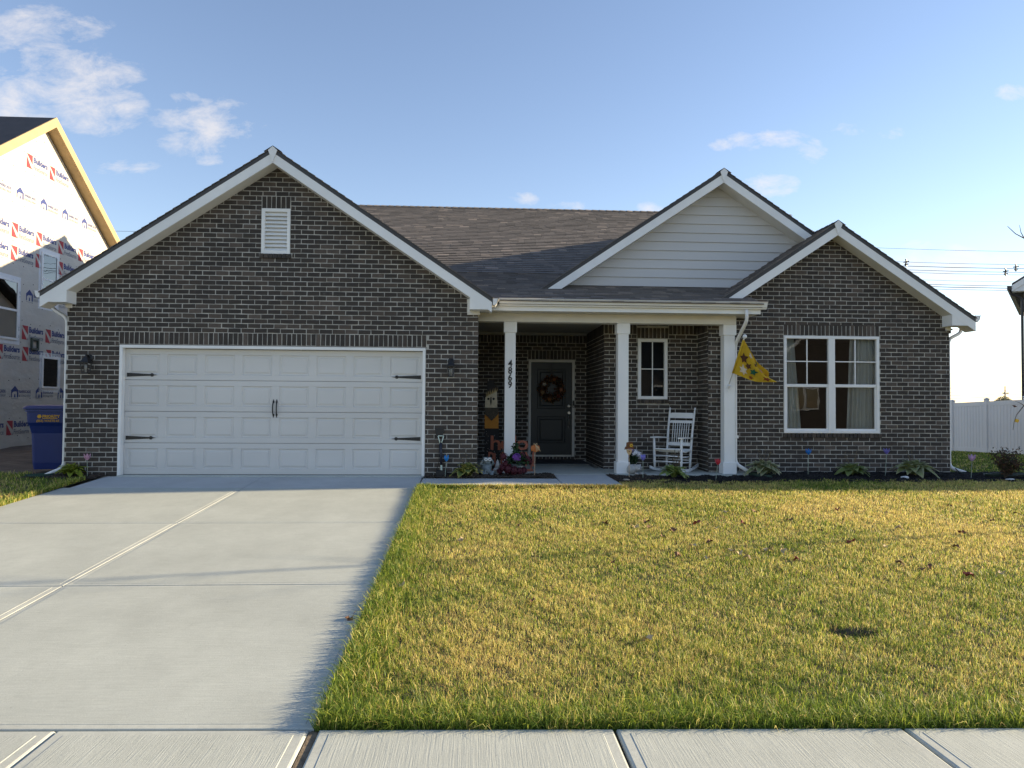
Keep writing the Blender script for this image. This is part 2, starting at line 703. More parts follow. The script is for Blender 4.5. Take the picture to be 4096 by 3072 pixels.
# ------------------------------------------------------------------ concrete
def concrete(name, base, lines, var=.07, bump=.45, lsc=26):
    mt = bpy.data.materials.new(name)
    mt.use_nodes = True
    nt = mt.node_tree
    N, L = nt.nodes, nt.links
    b = N['Principled BSDF']
    b.inputs['Roughness'].default_value = .9
    b.inputs['Specular IOR Level'].default_value = .25
    tc = N.new('ShaderNodeTexCoord')

    def noise(scale, detail, st, rough=.5):
        mp = N.new('ShaderNodeMapping')
        mp.inputs['Scale'].default_value = st
        L.new(tc.outputs['Object'], mp.inputs[0])
        n = N.new('ShaderNodeTexNoise')
        n.inputs['Scale'].default_value = scale
        n.inputs['Detail'].default_value = detail
        n.inputs['Roughness'].default_value = rough
        L.new(mp.outputs[0], n.inputs['Vector'])
        return n.outputs[0]
    big = noise(.9, 6, (1, 1, 1), .6)
    mid = noise(lsc, 4, lines, .6)
    fine = noise(210, 3, (1, 1, 1), .7)

    def mapr(s, a, c):
        n = N.new('ShaderNodeMapRange')
        n.inputs[1].default_value = .3
        n.inputs[2].default_value = .7
        n.inputs[3].default_value = a
        n.inputs[4].default_value = c
        L.new(s, n.inputs[0])
        return n.outputs[0]

    def mul(a, c):
        n = N.new('ShaderNodeMath')
        n.operation = 'MULTIPLY'
        L.new(a, n.inputs[0])
        L.new(c, n.inputs[1])
        return n.outputs[0]
    blot = noise(3.1, 8, (1, .6, 1), .7)
    f = mul(mul(mapr(big, 1 - var * 1.3, 1 + var * 1.3), mapr(mid, 1 - var * .8, 1 + var * .8)), mul(mapr(fine, .84, 1.16), mapr(blot, .93, 1.06)))
    # small dark specks
    vr = N.new('ShaderNodeTexVoronoi')
    vr.inputs['Scale'].default_value = 7.0
    L.new(tc.outputs['Object'], vr.inputs['Vector'])
    sp = N.new('ShaderNodeMapRange')
    sp.inputs[1].default_value = .02
    sp.inputs[2].default_value = .045
    sp.inputs[3].default_value = .72
    sp.inputs[4].default_value = 1.0
    L.new(vr.outputs['Distance'], sp.inputs[0])
    f = mul(f, sp.outputs[0])
    sc = N.new('ShaderNodeVectorMath')
    sc.operation = 'SCALE'
    sc.inputs[0].default_value = base
    L.new(f, sc.inputs['Scale'])
    L.new(sc.outputs[0], b.inputs['Base Color'])
    hm = N.new('ShaderNodeMath')
    hm.operation = 'ADD'
    L.new(mid, hm.inputs[0])
    h2 = N.new('ShaderNodeMath')
    h2.operation = 'MULTIPLY'
    h2.inputs[1].default_value = .35
    L.new(fine, h2.inputs[0])
    L.new(h2.outputs[0], hm.inputs[1])
    bp = N.new('ShaderNodeBump')
    bp.inputs['Strength'].default_value = bump
    bp.inputs['Distance'].default_value = .004
    L.new(hm.outputs[0], bp.inputs['Height'])
    L.new(bp.outputs[0], b.inputs['Normal'])
    MATS[name] = mt
    return mt


CB = (.425, .448, .408)
CON_D = concrete('broomed_concrete_drive', CB, (.10, 1.0, 1.0), .055, .5, 60)
CON_W = concrete('broomed_concrete_walk', (.43, .452, .41), (1.0, .03, 1.0), .06, .55, 130)
CON_S = concrete('trowelled_concrete', (.44, .46, .42), (1, 1, 1), .07, .25)
CON_A = concrete('sealed_concrete', (.45, .465, .465), (.1, 1, 1), .06, .15)


SKEW = -.033


def walk_edge(x):
    return -8.345 + SKEW * (x - 4.77)


def slab(name, x0, x1, y0, y1, zf, parent, inner, edge, band=.05, th=.12, bev=.012, skew0=0.0, skew1=0.0):
    """a poured slab: broomed field, smooth tooled border, rounded arris"""
    mb = MB()

    def ring(d, dz):
        k0, k1 = lambda x: skew0 * (x - 4.77), lambda x: skew1 * (x - 4.77)
        return [(x0 + d, y0 + d + k0(x0), zf(y0) + dz), (x1 - d, y0 + d + k0(x1), zf(y0) + dz), (x1 - d, y1 - d + k1(x1), zf(y1) + dz), (x0 + d, y1 - d + k1(x0), zf(y1) + dz)]
    rs = [ring(0, -th), ring(0, -bev), ring(bev * .4, -bev * .25), ring(bev, 0), ring(band, 0), ring(band + .003, .0022)]
    for a in range(5):
        for i in range(4):
            j = (i + 1) % 4
            mb.face([rs[a][i], rs[a][j], rs[a + 1][j], rs[a + 1][i]], 1)
    n = 12
    q = rs[5]
    for k in range(n):
        t0, t1 = k / n, (k + 1) / n
        lp = lambda p, r, t: tuple(p[i] + (r[i] - p[i]) * t for i in range(3))
        mb.face([lp(q[0], q[3], t0), lp(q[1], q[2], t0), lp(q[1], q[2], t1), lp(q[0], q[3], t1)], 0)
    return mb.build(name, [inner, edge], parent)


drive = empty('driveway', (2.2, -4.2, -0.26), kind='structure')
DX0, DX1, DC = -.345, 4.765, 2.225
rows = [(-8.325, -5.88), (-5.868, -3.50), (-3.488, -1.10), (-1.092, -.055)]
for k, (a, b_) in enumerate(rows):
    inn = CON_A if k == 3 else CON_D
    slab('slab', DX0 if k < 3 else DX0 + .1, DC - .003, a, b_, drive_z, drive, inn, CON_A if k == 3 else CON_S, .05 if k < 3 else .03, bev=.008, skew0=SKEW if k == 0 else 0)
    slab('slab', DC + .003, DX1, a, b_, drive_z, drive, inn, CON_A if k == 3 else CON_S, .05 if k < 3 else .03, bev=.008, skew0=SKEW if k == 0 else 0)
# garage sill strip under the door
slab('slab', -.08, 4.79, -.052, .35, lambda y: -.012, drive, CON_S, CON_S, .02)

sw = empty('sidewalk', (5, -9, -.47), kind='structure')
swx = [-4.2, -2.7, -1.2, .45, 1.97, 3.49, 4.745]
for a, b_ in zip(swx[:-1], swx[1:]):
    slab('slab', a + .004, b_ - .004, -9.86, -8.336, lambda y: -.472, sw, CON_W, CON_S, .06, bev=.014, skew0=SKEW, skew1=SKEW)
swx = [4.785, 6.285, 7.765, 9.28, 10.8, 12.3, 13.8, 15.3, 16.8]
for a, b_ in zip(swx[:-1], swx[1:]):
    slab('slab', a + .007, b_ - .007, -9.86, -8.336, lambda y: -.470, sw, CON_W, CON_S, .06, bev=.014, skew0=SKEW, skew1=SKEW)
FIBRE = mat('fibre_joint', (.17, .13, .085), .95, .4, 30, .8, 90)
MB().box(4.747, 4.790, -9.86, -8.34, -.6, -.482).build('expansion_joint', FIBRE, sw)

# verge, kerb and street on the camera's side
VERGE = mat('verge_grass', (.10, .11, .04), .95, .35, 6, .6, 50)
vg = MB()
vg.box(-40, 60, -11.9, -10.2, -.62, -.50)
tag(vg.build('verge', VERGE), kind='structure')
kb = MB()
kb.bbox(-40, 60, -12.06, -11.9, -.8, -.49, .015)
tag(kb.build('kerb', CON_S), kind='structure')
rd = MB()
rd.box(-60, 80, -19.6, -12.06, -.72, -.63)
tag(rd.build('road', mat('asphalt', (.055, .054, .052), .92, .2, 4, .6, 200)), kind='structure')

# front walk from the drive to the porch
fw = empty('front_walk', (6.3, -.4, -.07), kind='structure')
WZ = lambda y: -.028 + .006 * y
slab('slab', 4.79, 6.94, -1.13, -.25, WZ, fw, CON_A, CON_A, .03)
slab('slab', 6.95, 7.85, -1.13, .385, WZ, fw, CON_A, CON_A, .03)

# ------------------------------------------------------------------ the brick house
house = empty('brick_house', (6.7, 6.0, 0.0), label='single-storey dark brick house with white trim, garage and porch', cat='house')
CH, BL = 0.0773, 0.2085
JT = .0118
ALL_BRICKS = []      # candidates for single bricks: (distance, wall part, frame, rect, depth, tint)


def brick_faces(mb, O, A, N, a0, a1, z0, z1, proud, jit=.003):
    """one brick with worn arrises: O + A*a + z, standing out along N"""
    j = lambda: random.uniform(-jit, jit)
    Z = Vector((0, 0, 1))

    def P(a, z, n):
        return O + A * a + Z * z + N * n
    c = .0035
    ca = [(a0 + j(), z0 + j()), (a1 + j(), z0 + j()), (a1 + j(), z1 + j()), (a0 + j(), z1 + j())]
    s = [(1, 1), (-1, 1), (-1, -1), (1, -1)]
    pr = proud + random.uniform(-.0015, .002)
    r0 = [P(a, z, -.012) for a, z in ca]
    r1 = [P(a, z, pr - c) for a, z in ca]
    r2 = [P(a + s[i][0] * c, z + s[i][1] * c, pr) for i, (a, z) in enumerate(ca)]
    mb.face(r2)
    for i in range(4):
        k = (i + 1) % 4
        mb.face([r1[i], r1[k], r2[k], r2[i]])
        mb.face([r0[i], r0[k], r1[k], r1[i]])


def in_any(rects, a, z):
    return any(r[0] < a < r[1] and r[2] < z < r[3] for r in rects)


def brick_wall(part, O, A, N, length, ztop, holes, phase, z0=-.03, soldiers=(), rowlocks=(), single=False, off=0.0):
    """running bond with soldier courses and rowlocks; ztop(a) gives the wall top"""
    mb = MB()
    blocks = list(holes) + [(s[0], s[1], s[2], s[3]) for s in soldiers] + [(s[0], s[1], s[2], s[3]) for s in rowlocks]
    zc = phase - CH * math.ceil((phase - z0) / CH)
    row = 0
    todo = []
    zmax = max(ztop(length * t / 40) for t in range(41))
    while zc < zmax:
        zm = zc + CH / 2
        cut = sorted((max(0, h[0]), min(length, h[1])) for h in blocks if h[2] < zm < h[3])
        segs, cur = [], 0.0
        for c0, c1 in cut:
            if c0 > cur + .02:
                segs.append((cur, c0))
            cur = max(cur, c1)
        if cur < length - .02:
            segs.append((cur, length))
        st = off - BL + (BL / 2 if row % 2 else 0)
        for s0, s1 in segs:
            a = st + BL * math.floor((s0 - st) / BL)
            while a < s1:
                b0, b1 = max(a, s0), min(a + BL, s1)
                b0 += JT / 2 if b0 > 0.001 else 0
                b1 -= JT / 2 if b1 < length - .001 else 0
                if b1 - b0 > .025 and min(ztop(b0), ztop(b1)) > zc - .01 and ztop((b0 + b1) / 2) > zc + .005:
                    todo.append((b0 + random.uniform(-.002, .002), b1 + random.uniform(-.002, .002), max(zc, z0) + JT / 2, zc + CH - JT / 2, .005))
                a += BL
        zc += CH
        row += 1
    for (a0, a1, s0, s1) in soldiers:
        n = max(1, round((a1 - a0) / CH))
        w = (a1 - a0) / n
        for i in range(n):
            todo.append((a0 + i * w + JT / 2, a0 + (i + 1) * w - JT / 2, s0 + .006, s1 - .006, .005))
    for (a0, a1, s0, s1) in rowlocks:
        n = max(1, round((a1 - a0) / CH))
        w = (a1 - a0) / n
        for i in range(n):
            todo.append((a0 + i * w + JT / 2, a0 + (i + 1) * w - JT / 2, s0 + .004, s1 - .002, .032))
    if single:
        todo.sort(key=lambda t: (O + A * ((t[0] + t[1]) / 2) + Vector((0, 0, (t[2] + t[3]) / 2)) - CAM).length)
        for t in todo[:300]:
            b = MB()
            b.cur = random.random()
            mid = O + A * ((t[0] + t[1]) / 2) + Vector((0, 0, (t[2] + t[3]) / 2))
            brick_faces(b, O - mid, A, N, *t)
            o = link('brick', b.mesh('brick', BRICK, tint=True), part, True)
            o.location = mid
        todo = todo[300:]
    for t in todo:
        mb.cur = random.random()
        brick_faces(mb, O, A, N, *t)
    return tag(mb.build('brickwork', BRICK, part, tint=True), kind='stuff')


X_, Y_, Z_ = Vector((1, 0, 0)), Vector((0, 1, 0)), Vector((0, 0, 1))
GX0, GX1, GAX, GAZ, GS = -.91, 5.655, 2.36, 5.236, .6667    # garage wall, roof apex at the rake
GYF = -.30


def wall_plate(name, poly_holes):
    mb = MB()
    for b_ in poly_holes:
        mb.box(*b_)
    return mb


# garage front wall ------------------------------------------------
OX0, OX1, OZ = -.085, 4.797, 2.085
gz = lambda x: GAZ - .17 - GS * abs(x - GAX)     # wall top line
gw = MB()
gw.box(GX0, OX0, 0, .2, -.35, 2.5)
gw.box(OX1, GX1, 0, .2, -.35, 2.5)
gw.box(OX0, OX1, 0, .2, OZ, 2.5)
# gable above, with the vent opening
VX0, VX1, VZ0, VZ1 = 2.12, 2.58, 3.585, 4.325
gw.prism([(GX0, 0, 2.5), (VX0, 0, 2.5), (VX0, 0, gz(VX0)), (GX0, 0, gz(GX0) if gz(GX0) > 2.52 else 2.52)], (0, .2, 0))
gw.prism([(VX1, 0, 2.5), (GX1, 0, 2.5), (GX1, 0, max(2.52, gz(GX1))), (VX1, 0, gz(VX1))], (0, .2, 0))
gw.box(VX0, VX1, 0, .2, 2.5, VZ0)
gw.prism([(VX0, 0, VZ1), (VX1, 0, VZ1), (VX1, 0, gz(VX1)), (GAX, 0, gz(GAX)), (VX0, 0, gz(VX0))], (0, .2, 0))
gwall = gw.build('garage_wall', MORTAR, house)
L0 = GX0
brick_wall(gwall, Vector((GX0, 0, 0)), X_, -Y_, GX1 - GX0, lambda a: gz(GX0 + a) + .03,
           [(OX0 - L0, OX1 - L0, -1, OZ), (VX0 - L0 + .0, VX1 - L0, VZ0, VZ1)], 2.2878,
           soldiers=[(OX0 - L0 - .01, OX1 - L0 + .01, OZ + .003, 2.2878), (VX0 - L0, VX1 - L0, VZ1, 4.53)],
           rowlocks=[(VX0 - L0 - .03, VX1 - L0 + .03, 3.508, VZ0)], single=True, off=.02)
BRICKPROC = mat('side_brick', (.045, .04, .037), .9, .3, 20, .4, 60)
MB().box(OX0 - .02, OX1 + .02, -.008, .1, OZ - .008, OZ).build('steel_lintel', mat('rusty_steel', (.05, .032, .025), .7, .3, 20), gwall)

# plain outer walls that the photo does not show face-on
sv = MB()
sv.box(GX0, GX0 + .2, .2, 17.3, -.4, 2.72)                # left side
sv.box(GX1 - .2, GX1, .2, 3.62, -.4, 2.72)                # right side of the garage along the porch recess
sv.box(14.08, 14.28, 1.07, 17.3, -.4, 2.72)               # right side
sv.box(GX0, 14.28, 17.3, 17.5, -.4, 2.72)                 # rear
sv.build('outer_wall', BRICKPROC, house)
gb = MB()                                                # gable ends of the main roof
gb.prism([(GX0 + .02, 0.6, 2.7), (GX0 + .02, 17.3, 2.7), (GX0 + .02, 8.74, 6.5)], (.15, 0, 0))
gb.prism([(14.1, 0.9, 2.7), (14.1, 17.3, 2.7), (14.1, 8.74, 6.5)], (.15, 0, 0))
gb.build('gable_end', SIDING, house)

# wing front wall ---------------------------------------------------
WY, WX0, WX1, WAX, WAZ = .87, 9.79, 14.28, 12.05, 4.47
WYF = WY - .30
wz = lambda x: WAZ - .17 - GS * abs(x - WAX)
NX0, NX1, NZ0, NZ1 = 11.18, 12.96, .68, 2.442
ww = MB()
ww.box(WX0, NX0, WY, WY + .2, -.35, 2.5)
ww.box(NX1, WX1, WY, WY + .2, -.35, 2.5)
ww.box(NX0, NX1, WY, WY + .2, -.35, NZ0)
ww.box(NX0, NX1, WY, WY + .2, NZ1, 2.5)
ww.prism([(WX0, WY, 2.5), (WX1, WY, 2.5), (WX1, WY, wz(WX1)), (WAX, WY, wz(WAX)), (WX0, WY, wz(WX0))], (0, .2, 0))
wwall = ww.build('wing_wall', MORTAR, house)
brick_wall(wwall, Vector((WX0, WY, 0)), X_, -Y_, WX1 - WX0, lambda a: wz(WX0 + a) + .03,
           [(NX0 - WX0, NX1 - WX0, NZ0, NZ1)], 2.5443,
           soldiers=[(NX0 - WX0, NX1 - WX0, NZ1 + .003, 2.655)], rowlocks=[(NX0 - WX0 - .03, NX1 - WX0 + .03, .598, NZ0)], off=.06)

# wall with the small window, the recess and the entry wall ------------
PY, PX0, PX1 = 1.5, 8.02, 9.79
SX0, SX1, SZ0, SZ1 = 8.66, 9.225, 1.274, 2.413
pw = MB()
pw.box(PX0, SX0, PY, PY + .2, -.3, 2.74)
pw.box(SX1, PX1 + .2, PY, PY + .2, -.3, 2.74)
pw.box(SX0, SX1, PY, PY + .2, -.3, SZ0)
pw.box(SX0, SX1, PY, PY + .2, SZ1, 2.74)
pwall = pw.build('porch_wall', MORTAR, house)
brick_wall(pwall, Vector((PX0, PY, 0)), X_, -Y_, PX1 - PX0, lambda a: 2.72, [(SX0 - PX0, SX1 - PX0, SZ0, SZ1)], 2.49,
           soldiers=[(0, SX0 - PX0 - .02, 2.492, 2.70), (SX1 - PX0 + .02, PX1 - PX0, 2.492, 2.70), (SX0 - PX0 - .02, SX1 - PX0 + .02, SZ1 + .003, 2.622)],
           rowlocks=[(SX0 - PX0 - .02, SX1 - PX0 + .02, 1.195, SZ0)], off=.1)
EY = 3.6
EX0, EX1, EZ0, EZ1 = 6.776, 7.768, .053, 2.124
ew = MB()
ew.box(GX1, EX0, EY, EY + .2, -.3, 2.74)
ew.box(EX1, PX0 + .2, EY, EY + .2, -.3, 2.74)
ew.box(EX0, EX1, EY, EY + .2, EZ1, 2.74)
ew.box(EX0, EX1, EY, EY + .2, -.3, EZ0)
ewall = ew.build('entry_wall', MORTAR, house)
brick_wall(ewall, Vector((GX1, EY, 0)), X_, -Y_, PX0 - GX1, lambda a: 2.70, [(EX0 - GX1, EX1 - GX1, EZ0, EZ1)], 2.48,
           soldiers=[(0, PX0 - GX1, 2.482, 2.69), (EX0 - GX1 - .02, EX1 - GX1 + .02, EZ1 + .003, 2.33), (EX0 - GX1, EX1 - GX1, -.03, EZ0)], off=.05)
rw = MB()
rw.box(PX0, PX0 + .2, PY + .2, EY + .2, -.3, 2.74)
rwall = rw.build('recess_wall', MORTAR, house)
brick_wall(rwall, Vector((PX0, EY, 0)), -Y_, -X_, EY - PY, lambda a: 2.70, [], 2.48, soldiers=[(0, EY - PY, 2.482, 2.69)], off=.07)
vw = MB()
vw.box(WX0, WX0 + .2, WY + .2, PY + .2, -.3, 2.74)
vwall = vw.build('wing_return_wall', MORTAR, house)
brick_wall(vwall, Vector((WX0, PY, 0)), -Y_, -X_, PY - WY, lambda a: 2.70, [], 2.49, soldiers=[(0, PY - WY - .02, 2.492, 2.70)], off=.03)


# roofs --------------------------------------------------------------
def shingle_rows(O, A, U, length, slope_len, expo=.143, span=None, w=(.13, .30), strip=False):
    """wedge-shaped tabs from the eave upward; span(s) gives the (a0, a1) range of a course"""
    N = A.cross(U).normalized()
    if N.z < 0:
        N = -N
    out = []
    s = -.02
    k = 0
    while s < slope_len - .03:
        a0, a1 = span(s) if span else (0, length)
        a = a0
        while a < a1 - .01:
            ww_ = (a1 - a0) if strip else random.uniform(*w)
            b = min(a1, a + ww_)
            th = random.choice((.019, .020, .021, .024)) if not strip else .012
            out.append((a, b, s, min(s + expo * 1.35, slope_len + .02), th))
            a = b + (.0 if strip else .005)
        s += expo
        k += 1
    return O, A, U, N, out


def tab_faces(mb, O, A, U, N, a0, a1, s0, s1, th):
    e = random.uniform(-.002, .002)
    P = lambda a, s, n: O + A * a + U * s + N * n
    b = [P(a0, s0 + e, .002), P(a1, s0 + e, .002), P(a1, s1, -.004), P(a0, s1, -.004)]
    t = [P(a0, s0 + e, .002 + th), P(a1, s0 + e, .002 + th), P(a1, s1, .002), P(a0, s1, .002)]
    mb.face(t)
    mb.face([b[0], b[1], t[1], t[0]])
    mb.face([b[1], b[2], t[2], t[1]])
    mb.face([b[3], b[0], t[0], t[3]])


def lay(part, data, single=0):
    O, A, U, N, out = data
    if single:
        out.sort(key=lambda t: (O + A * ((t[0] + t[1]) / 2) + U * t[2] - CAM).length)
        for t in out[:single]:
            b = MB()
            b.cur = random.random()
            mid = O + A * t[0] + U * t[2]
            tab_faces(b, O - mid, A, U, N, *t)
            o = link('shingle', b.mesh('shingle', SHINGLE, tint=True), part, True)
            o.location = mid
        out = out[single:]
    mb = MB()
    for t in out:
        mb.cur = random.random()
        tab_faces(mb, O, A, U, N, *t)
    tag(mb.build('shingles', SHINGLE, part, tint=True), kind='stuff')


# low porch roof 4/12 breaking to the main roof 6/12
EYE, EZE = .075, 2.885           # eave edge
LS = .3333
BRK = 3.0
BZ = EZE + LS * (BRK - EYE)
MS = .5
RY, RZ = 8.74, BZ + MS * (8.74 - 3.0)
pr = MB()
pr.prism([(3.9, EYE + .17, EZE + .04), (3.9, BRK + .06, BZ), (3.9, BRK + .06, BZ - .16), (3.9, EYE + .17, EZE - .02)], (5.75 - 3.9, 0, 0))
pr.prism([(5.752, EYE + .02, EZE - .004), (5.752, BRK, BZ - .004), (5.752, BRK, BZ - .16), (5.752, EYE + .02, EZE - .05)], (10.48 - 5.752, 0, 0))
proof = pr.build('porch_roof', ROOFDARK, house)
u = Vector((0, 1, LS)).normalized()
PRX = 3.9
valley = lambda s_: (max(3.95, min(5.85, GAX + (GAZ - (EZE + u.z * s_)) / GS - .12)) - PRX, 10.49 - PRX)
lay(proof, shingle_rows(Vector((PRX, EYE, EZE)), X_, u, 10.49 - PRX, (BRK - EYE) * math.hypot(1, LS), span=valley), 300)
mr_ = MB()
MX0, MX1 = -1.22, 14.62
mr_.prism([(MX0, BRK, BZ - .004), (MX0, RY, RZ - .004), (MX0, 17.8, RZ - MS * (17.8 - RY)), (MX0, 17.8, RZ - MS * (17.8 - RY) - .16), (MX0, RY, RZ - .17), (MX0, BRK, BZ - .16)], (MX1 - MX0, 0, 0))
mroof = mr_.build('main_roof', ROOFDARK, house)
u = Vector((0, 1, MS)).normalized()
lay(mroof, shingle_rows(Vector((MX0, BRK + .02, BZ + .01)), X_, u, MX1 - MX0, (RY - BRK - .02) * math.hypot(1, MS)))
cap = MB()
a = MX0
while a < MX1:
    cap.cur = random.random()
    for s in (-1, 1):
        cap.face([(a, RY, RZ + .035), (a + .24, RY, RZ + .020), (a + .24, RY + s * .14, RZ - .048), (a, RY + s * .14, RZ - .033)])
    cap.face([(a, RY - .14, RZ - .05), (a, RY, RZ + .012), (a, RY + .14, RZ - .05), (a, RY, RZ + .035)])
    a += .2
cap.build('ridge_cap', SHINGLE, mroof, tint=True)


def gable_roof(name, ax, az, yf, yb, xl, xr, s=GS, tabs_left=False, yb_right=None):
    """two slopes meeting in a ridge along y"""
    mb = MB()
    zl, zr = az - s * (ax - xl), az - s * (xr - ax)
    c = .012
    mb.prism([(xl, yf + .012, zl - c), (ax, yf + .012, az - c), (xr, yf + .012, zr - c), (xr, yf + .012, zr - c - .07), (ax, yf + .012, az - c - .08), (xl, yf + .012, zl - c - .07)],
             (0, yb - yf, 0))
    part = mb.build(name, ROOFDARK, house)
    h = math.hypot(1, s)
    uL, uR = Vector((1, 0, s)).normalized(), Vector((-1, 0, s)).normalized()
    if tabs_left:
        lay(part, shingle_rows(Vector((xl, yf - .012, zl - c)), Y_, uL, 3.2, (ax - xl) * h))
        lay(part, shingle_rows(Vector((xl, yf + 3.19, zl - c)), Y_, uL, yb - yf - 3.2, (ax - xl) * h, strip=True))
    else:
        lay(part, shingle_rows(Vector((xl, yf - .012, zl - c)), Y_, uL, yb - yf, (ax - xl) * h, strip=True))
    lay(part, shingle_rows(Vector((xr, yf - .012, zr - c)), Y_, uR, yb - yf, (xr - ax) * h, strip=True))
    cp = MB()
    y = yf - .012
    while y < yb:
        cp.cur = random.random()
        for sg in (-1, 1):
            cp.face([(ax, y, az + .022), (ax, y + .24, az + .012), (ax + sg * .14, y + .24, az - .081), (ax + sg * .14, y, az - .071)])
        y += .2
    cp.build('ridge_cap', SHINGLE, part, tint=True)
    return part


def rake(side, ax, az, yf, xe, s=GS, wall_y=0.0, xin=None, top=.085, h=.165, zcut=None):
    """drip edge, white rake board and sloping soffit of one side of a gable"""
    z = lambda x: az - s * abs(x - ax)
    d = MB()
    d.prism([(xe, yf, z(xe) - .02), (ax, yf, az - .02), (ax, yf, az - top), (xe, yf, z(xe) - top)], (0, .04, 0))
    fix_normals(d.build('drip_edge', DRIP, house))
    b = MB()
    b.prism([(xe, yf + .003, z(xe) - top + .001), (ax, yf + .003, az - top + .001), (ax, yf + .003, az - top - h), (xe, yf + .003, z(xe) - top - h)], (0, .03, 0))
    fix_normals(b.build('rake_board', TRIM, house))
    b = MB()
    t0, t1 = top + .02, top + h - .02
    b.prism([(xe, yf + .033, z(xe) - t1 - .015), (ax, yf + .033, az - t1 - .015), (ax, yf + .033, az - t1 + .005), (xe, yf + .033, z(xe) - t1 + .005)], (0, wall_y - yf - .035, 0))
    fix_normals(b.build('soffit', SOFFIT, house))
    # frieze board on the wall under the soffit
    return


def keystone(ax, az, yf):
    b = MB()
    b.prism([(ax - .072, yf - .018, az - .055), (ax, yf - .018, az + .012), (ax + .072, yf - .018, az - .055), (ax, yf - .018, az - .245)], (0, .017, 0))
    fix_normals(b.build('peak_block', TRIM, house))


gable_roof('garage_roof', GAX, GAZ, GYF, 7.0, -1.178, 5.868)
rake(-1, GAX, GAZ, GYF, -1.178)
rake(1, GAX, GAZ, GYF, 5.868)
keystone(GAX, GAZ, GYF)


def eave_return(x_out, x_in, zb, ax, az, yf, wy, s=GS, fx0=None, fx1=None, fzb=None):
    """boxed cornice return with the frieze block behind it"""
    z = lambda x: az - s * abs(x - ax) - .2
    b = MB()
    b.prism([(x_out, yf + .005, zb), (x_in, yf + .005, zb), (x_in, yf + .005, z(x_in)), (x_out, yf + .005, max(z(x_out), zb + .02))], (0, wy - yf - .008, 0))
    fix_normals(b.build('cornice_return', TRIM, house))
    b = MB()
    b.box(fx0, fx1, wy - .028, wy - .001, fzb, z((fx0 + fx1) / 2) + .0)
    b.build('frieze_block', SOFFIT, house)


eave_return(-1.176, -.775, 2.712, GAX, GAZ, GYF, 0, fx0=-.93, fx1=-.834, fzb=2.655)
eave_return(5.866, 5.513, 2.69, GAX, GAZ, GYF, 0, fx0=5.472, fx1=5.68, fzb=2.632)

gable_roof('wing_roof', WAX, WAZ, WYF, 5.0, 9.52, 14.58, tabs_left=True)
rake(-1, WAX, WAZ, WYF, 9.9, wall_y=WY)
rake(1, WAX, WAZ, WYF, 14.58, wall_y=WY)
keystone(WAX, WAZ, WYF)
eave_return(14.578, 14.145, 2.632, WAX, WAZ, WYF, WY, fx0=14.205, fx1=14.30, fzb=2.567)

# siding gable behind the porch roof
DAX, DAZ, DYF, DS = 10.2, 5.56, 1.2, .672
gable_roof('dormer_roof', DAX, DAZ, DYF, 7.6, 6.60, 14.55, s=DS)
rake(-1, DAX, DAZ, DYF, 6.70, s=DS, wall_y=1.55)
rake(1, DAX, DAZ, DYF, 14.2, s=DS, wall_y=1.55)
keystone(DAX, DAZ, DYF)
sg = MB()
dz = lambda x: DAZ - .2 - DS * abs(x - DAX)
sg.prism([(6.9, 1.575, 2.9), (14.1, 1.575, 2.9), (14.1, 1.575, dz(14.1)), (DAX, 1.575, dz(DAX)), (6.9, 1.575, dz(6.9))], (0, .1, 0))
sgo = sg.build('dormer_wall', SIDING, house)
zb = 3.405
while zb < DAZ - .25:
    zt = zb + .172
    hw = lambda zz: max(.03, (DAZ - .2 - zz) / DS + .06)
    b = MB()
    x0b, x1b = DAX - hw(zb), DAX + hw(zb)
    x0t, x1t = DAX - hw(zt + .02), DAX + hw(zt + .02)
    b.prism([(x0b, 1.552, zb), (x1b, 1.552, zb), (x1b, 1.564, zb), (x0b, 1.564, zb)], (0, 0, .001))
    b.v, b.f, b.m, b.t = [], [], [], []
    b.add([(x0b, 1.538, zb), (x1b, 1.538, zb), (x1t, 1.562, zt + .02), (x0t, 1.562, zt + .02), (x0b, 1.574, zb), (x1b, 1.574, zb), (x1t, 1.574, zt + .02), (x0t, 1.574, zt + .02)],
          [(0, 1, 2, 3), (0, 4, 5, 1), (1, 5, 6, 2), (3, 2, 6, 7), (0, 3, 7, 4)])
    b.build('siding_board', SIDING, sgo)
    zb = zt

# eave of the porch: soffit, fascia, beam, columns, ceiling ------------------
b = MB()
b.box(5.70, 10.478, .17, .198, 2.735, 2.90)
b.build('fascia', TRIM, house)
b = MB()
b.box(5.70, 10.47, .2, .868, 2.742, 2.755)
b.build('soffit', SOFFIT, house)
b = MB()
b.bbox(GX1 + .002, 10.19, .545, .80, 2.592, 2.7415, .004)
b.build('porch_beam', SOFFIT, house)
b = MB()
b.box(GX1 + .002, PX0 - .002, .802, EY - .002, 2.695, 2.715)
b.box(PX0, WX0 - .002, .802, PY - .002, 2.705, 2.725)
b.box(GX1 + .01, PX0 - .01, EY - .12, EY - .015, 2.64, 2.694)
b.build('porch_ceiling', mat('shaded_ceiling', (.36, .35, .32), .7, .05, 4), house)  # beige ceiling, colour darkened to stand for the shade in the recess
GP = [(0, 0), (0, -.115), (-.052, -.115), (-.062, -.095), (-.078, -.08), (-.094, -.03), (-.094, -.012), (-.115, -.006), (-.118, 0), (-.108, .004), (-.10, -.004), (-.086, -.012), (-.085, -.03), (-.068, -.085), (-.05, -.106), (-.008, -.106), (-.008, 0)]


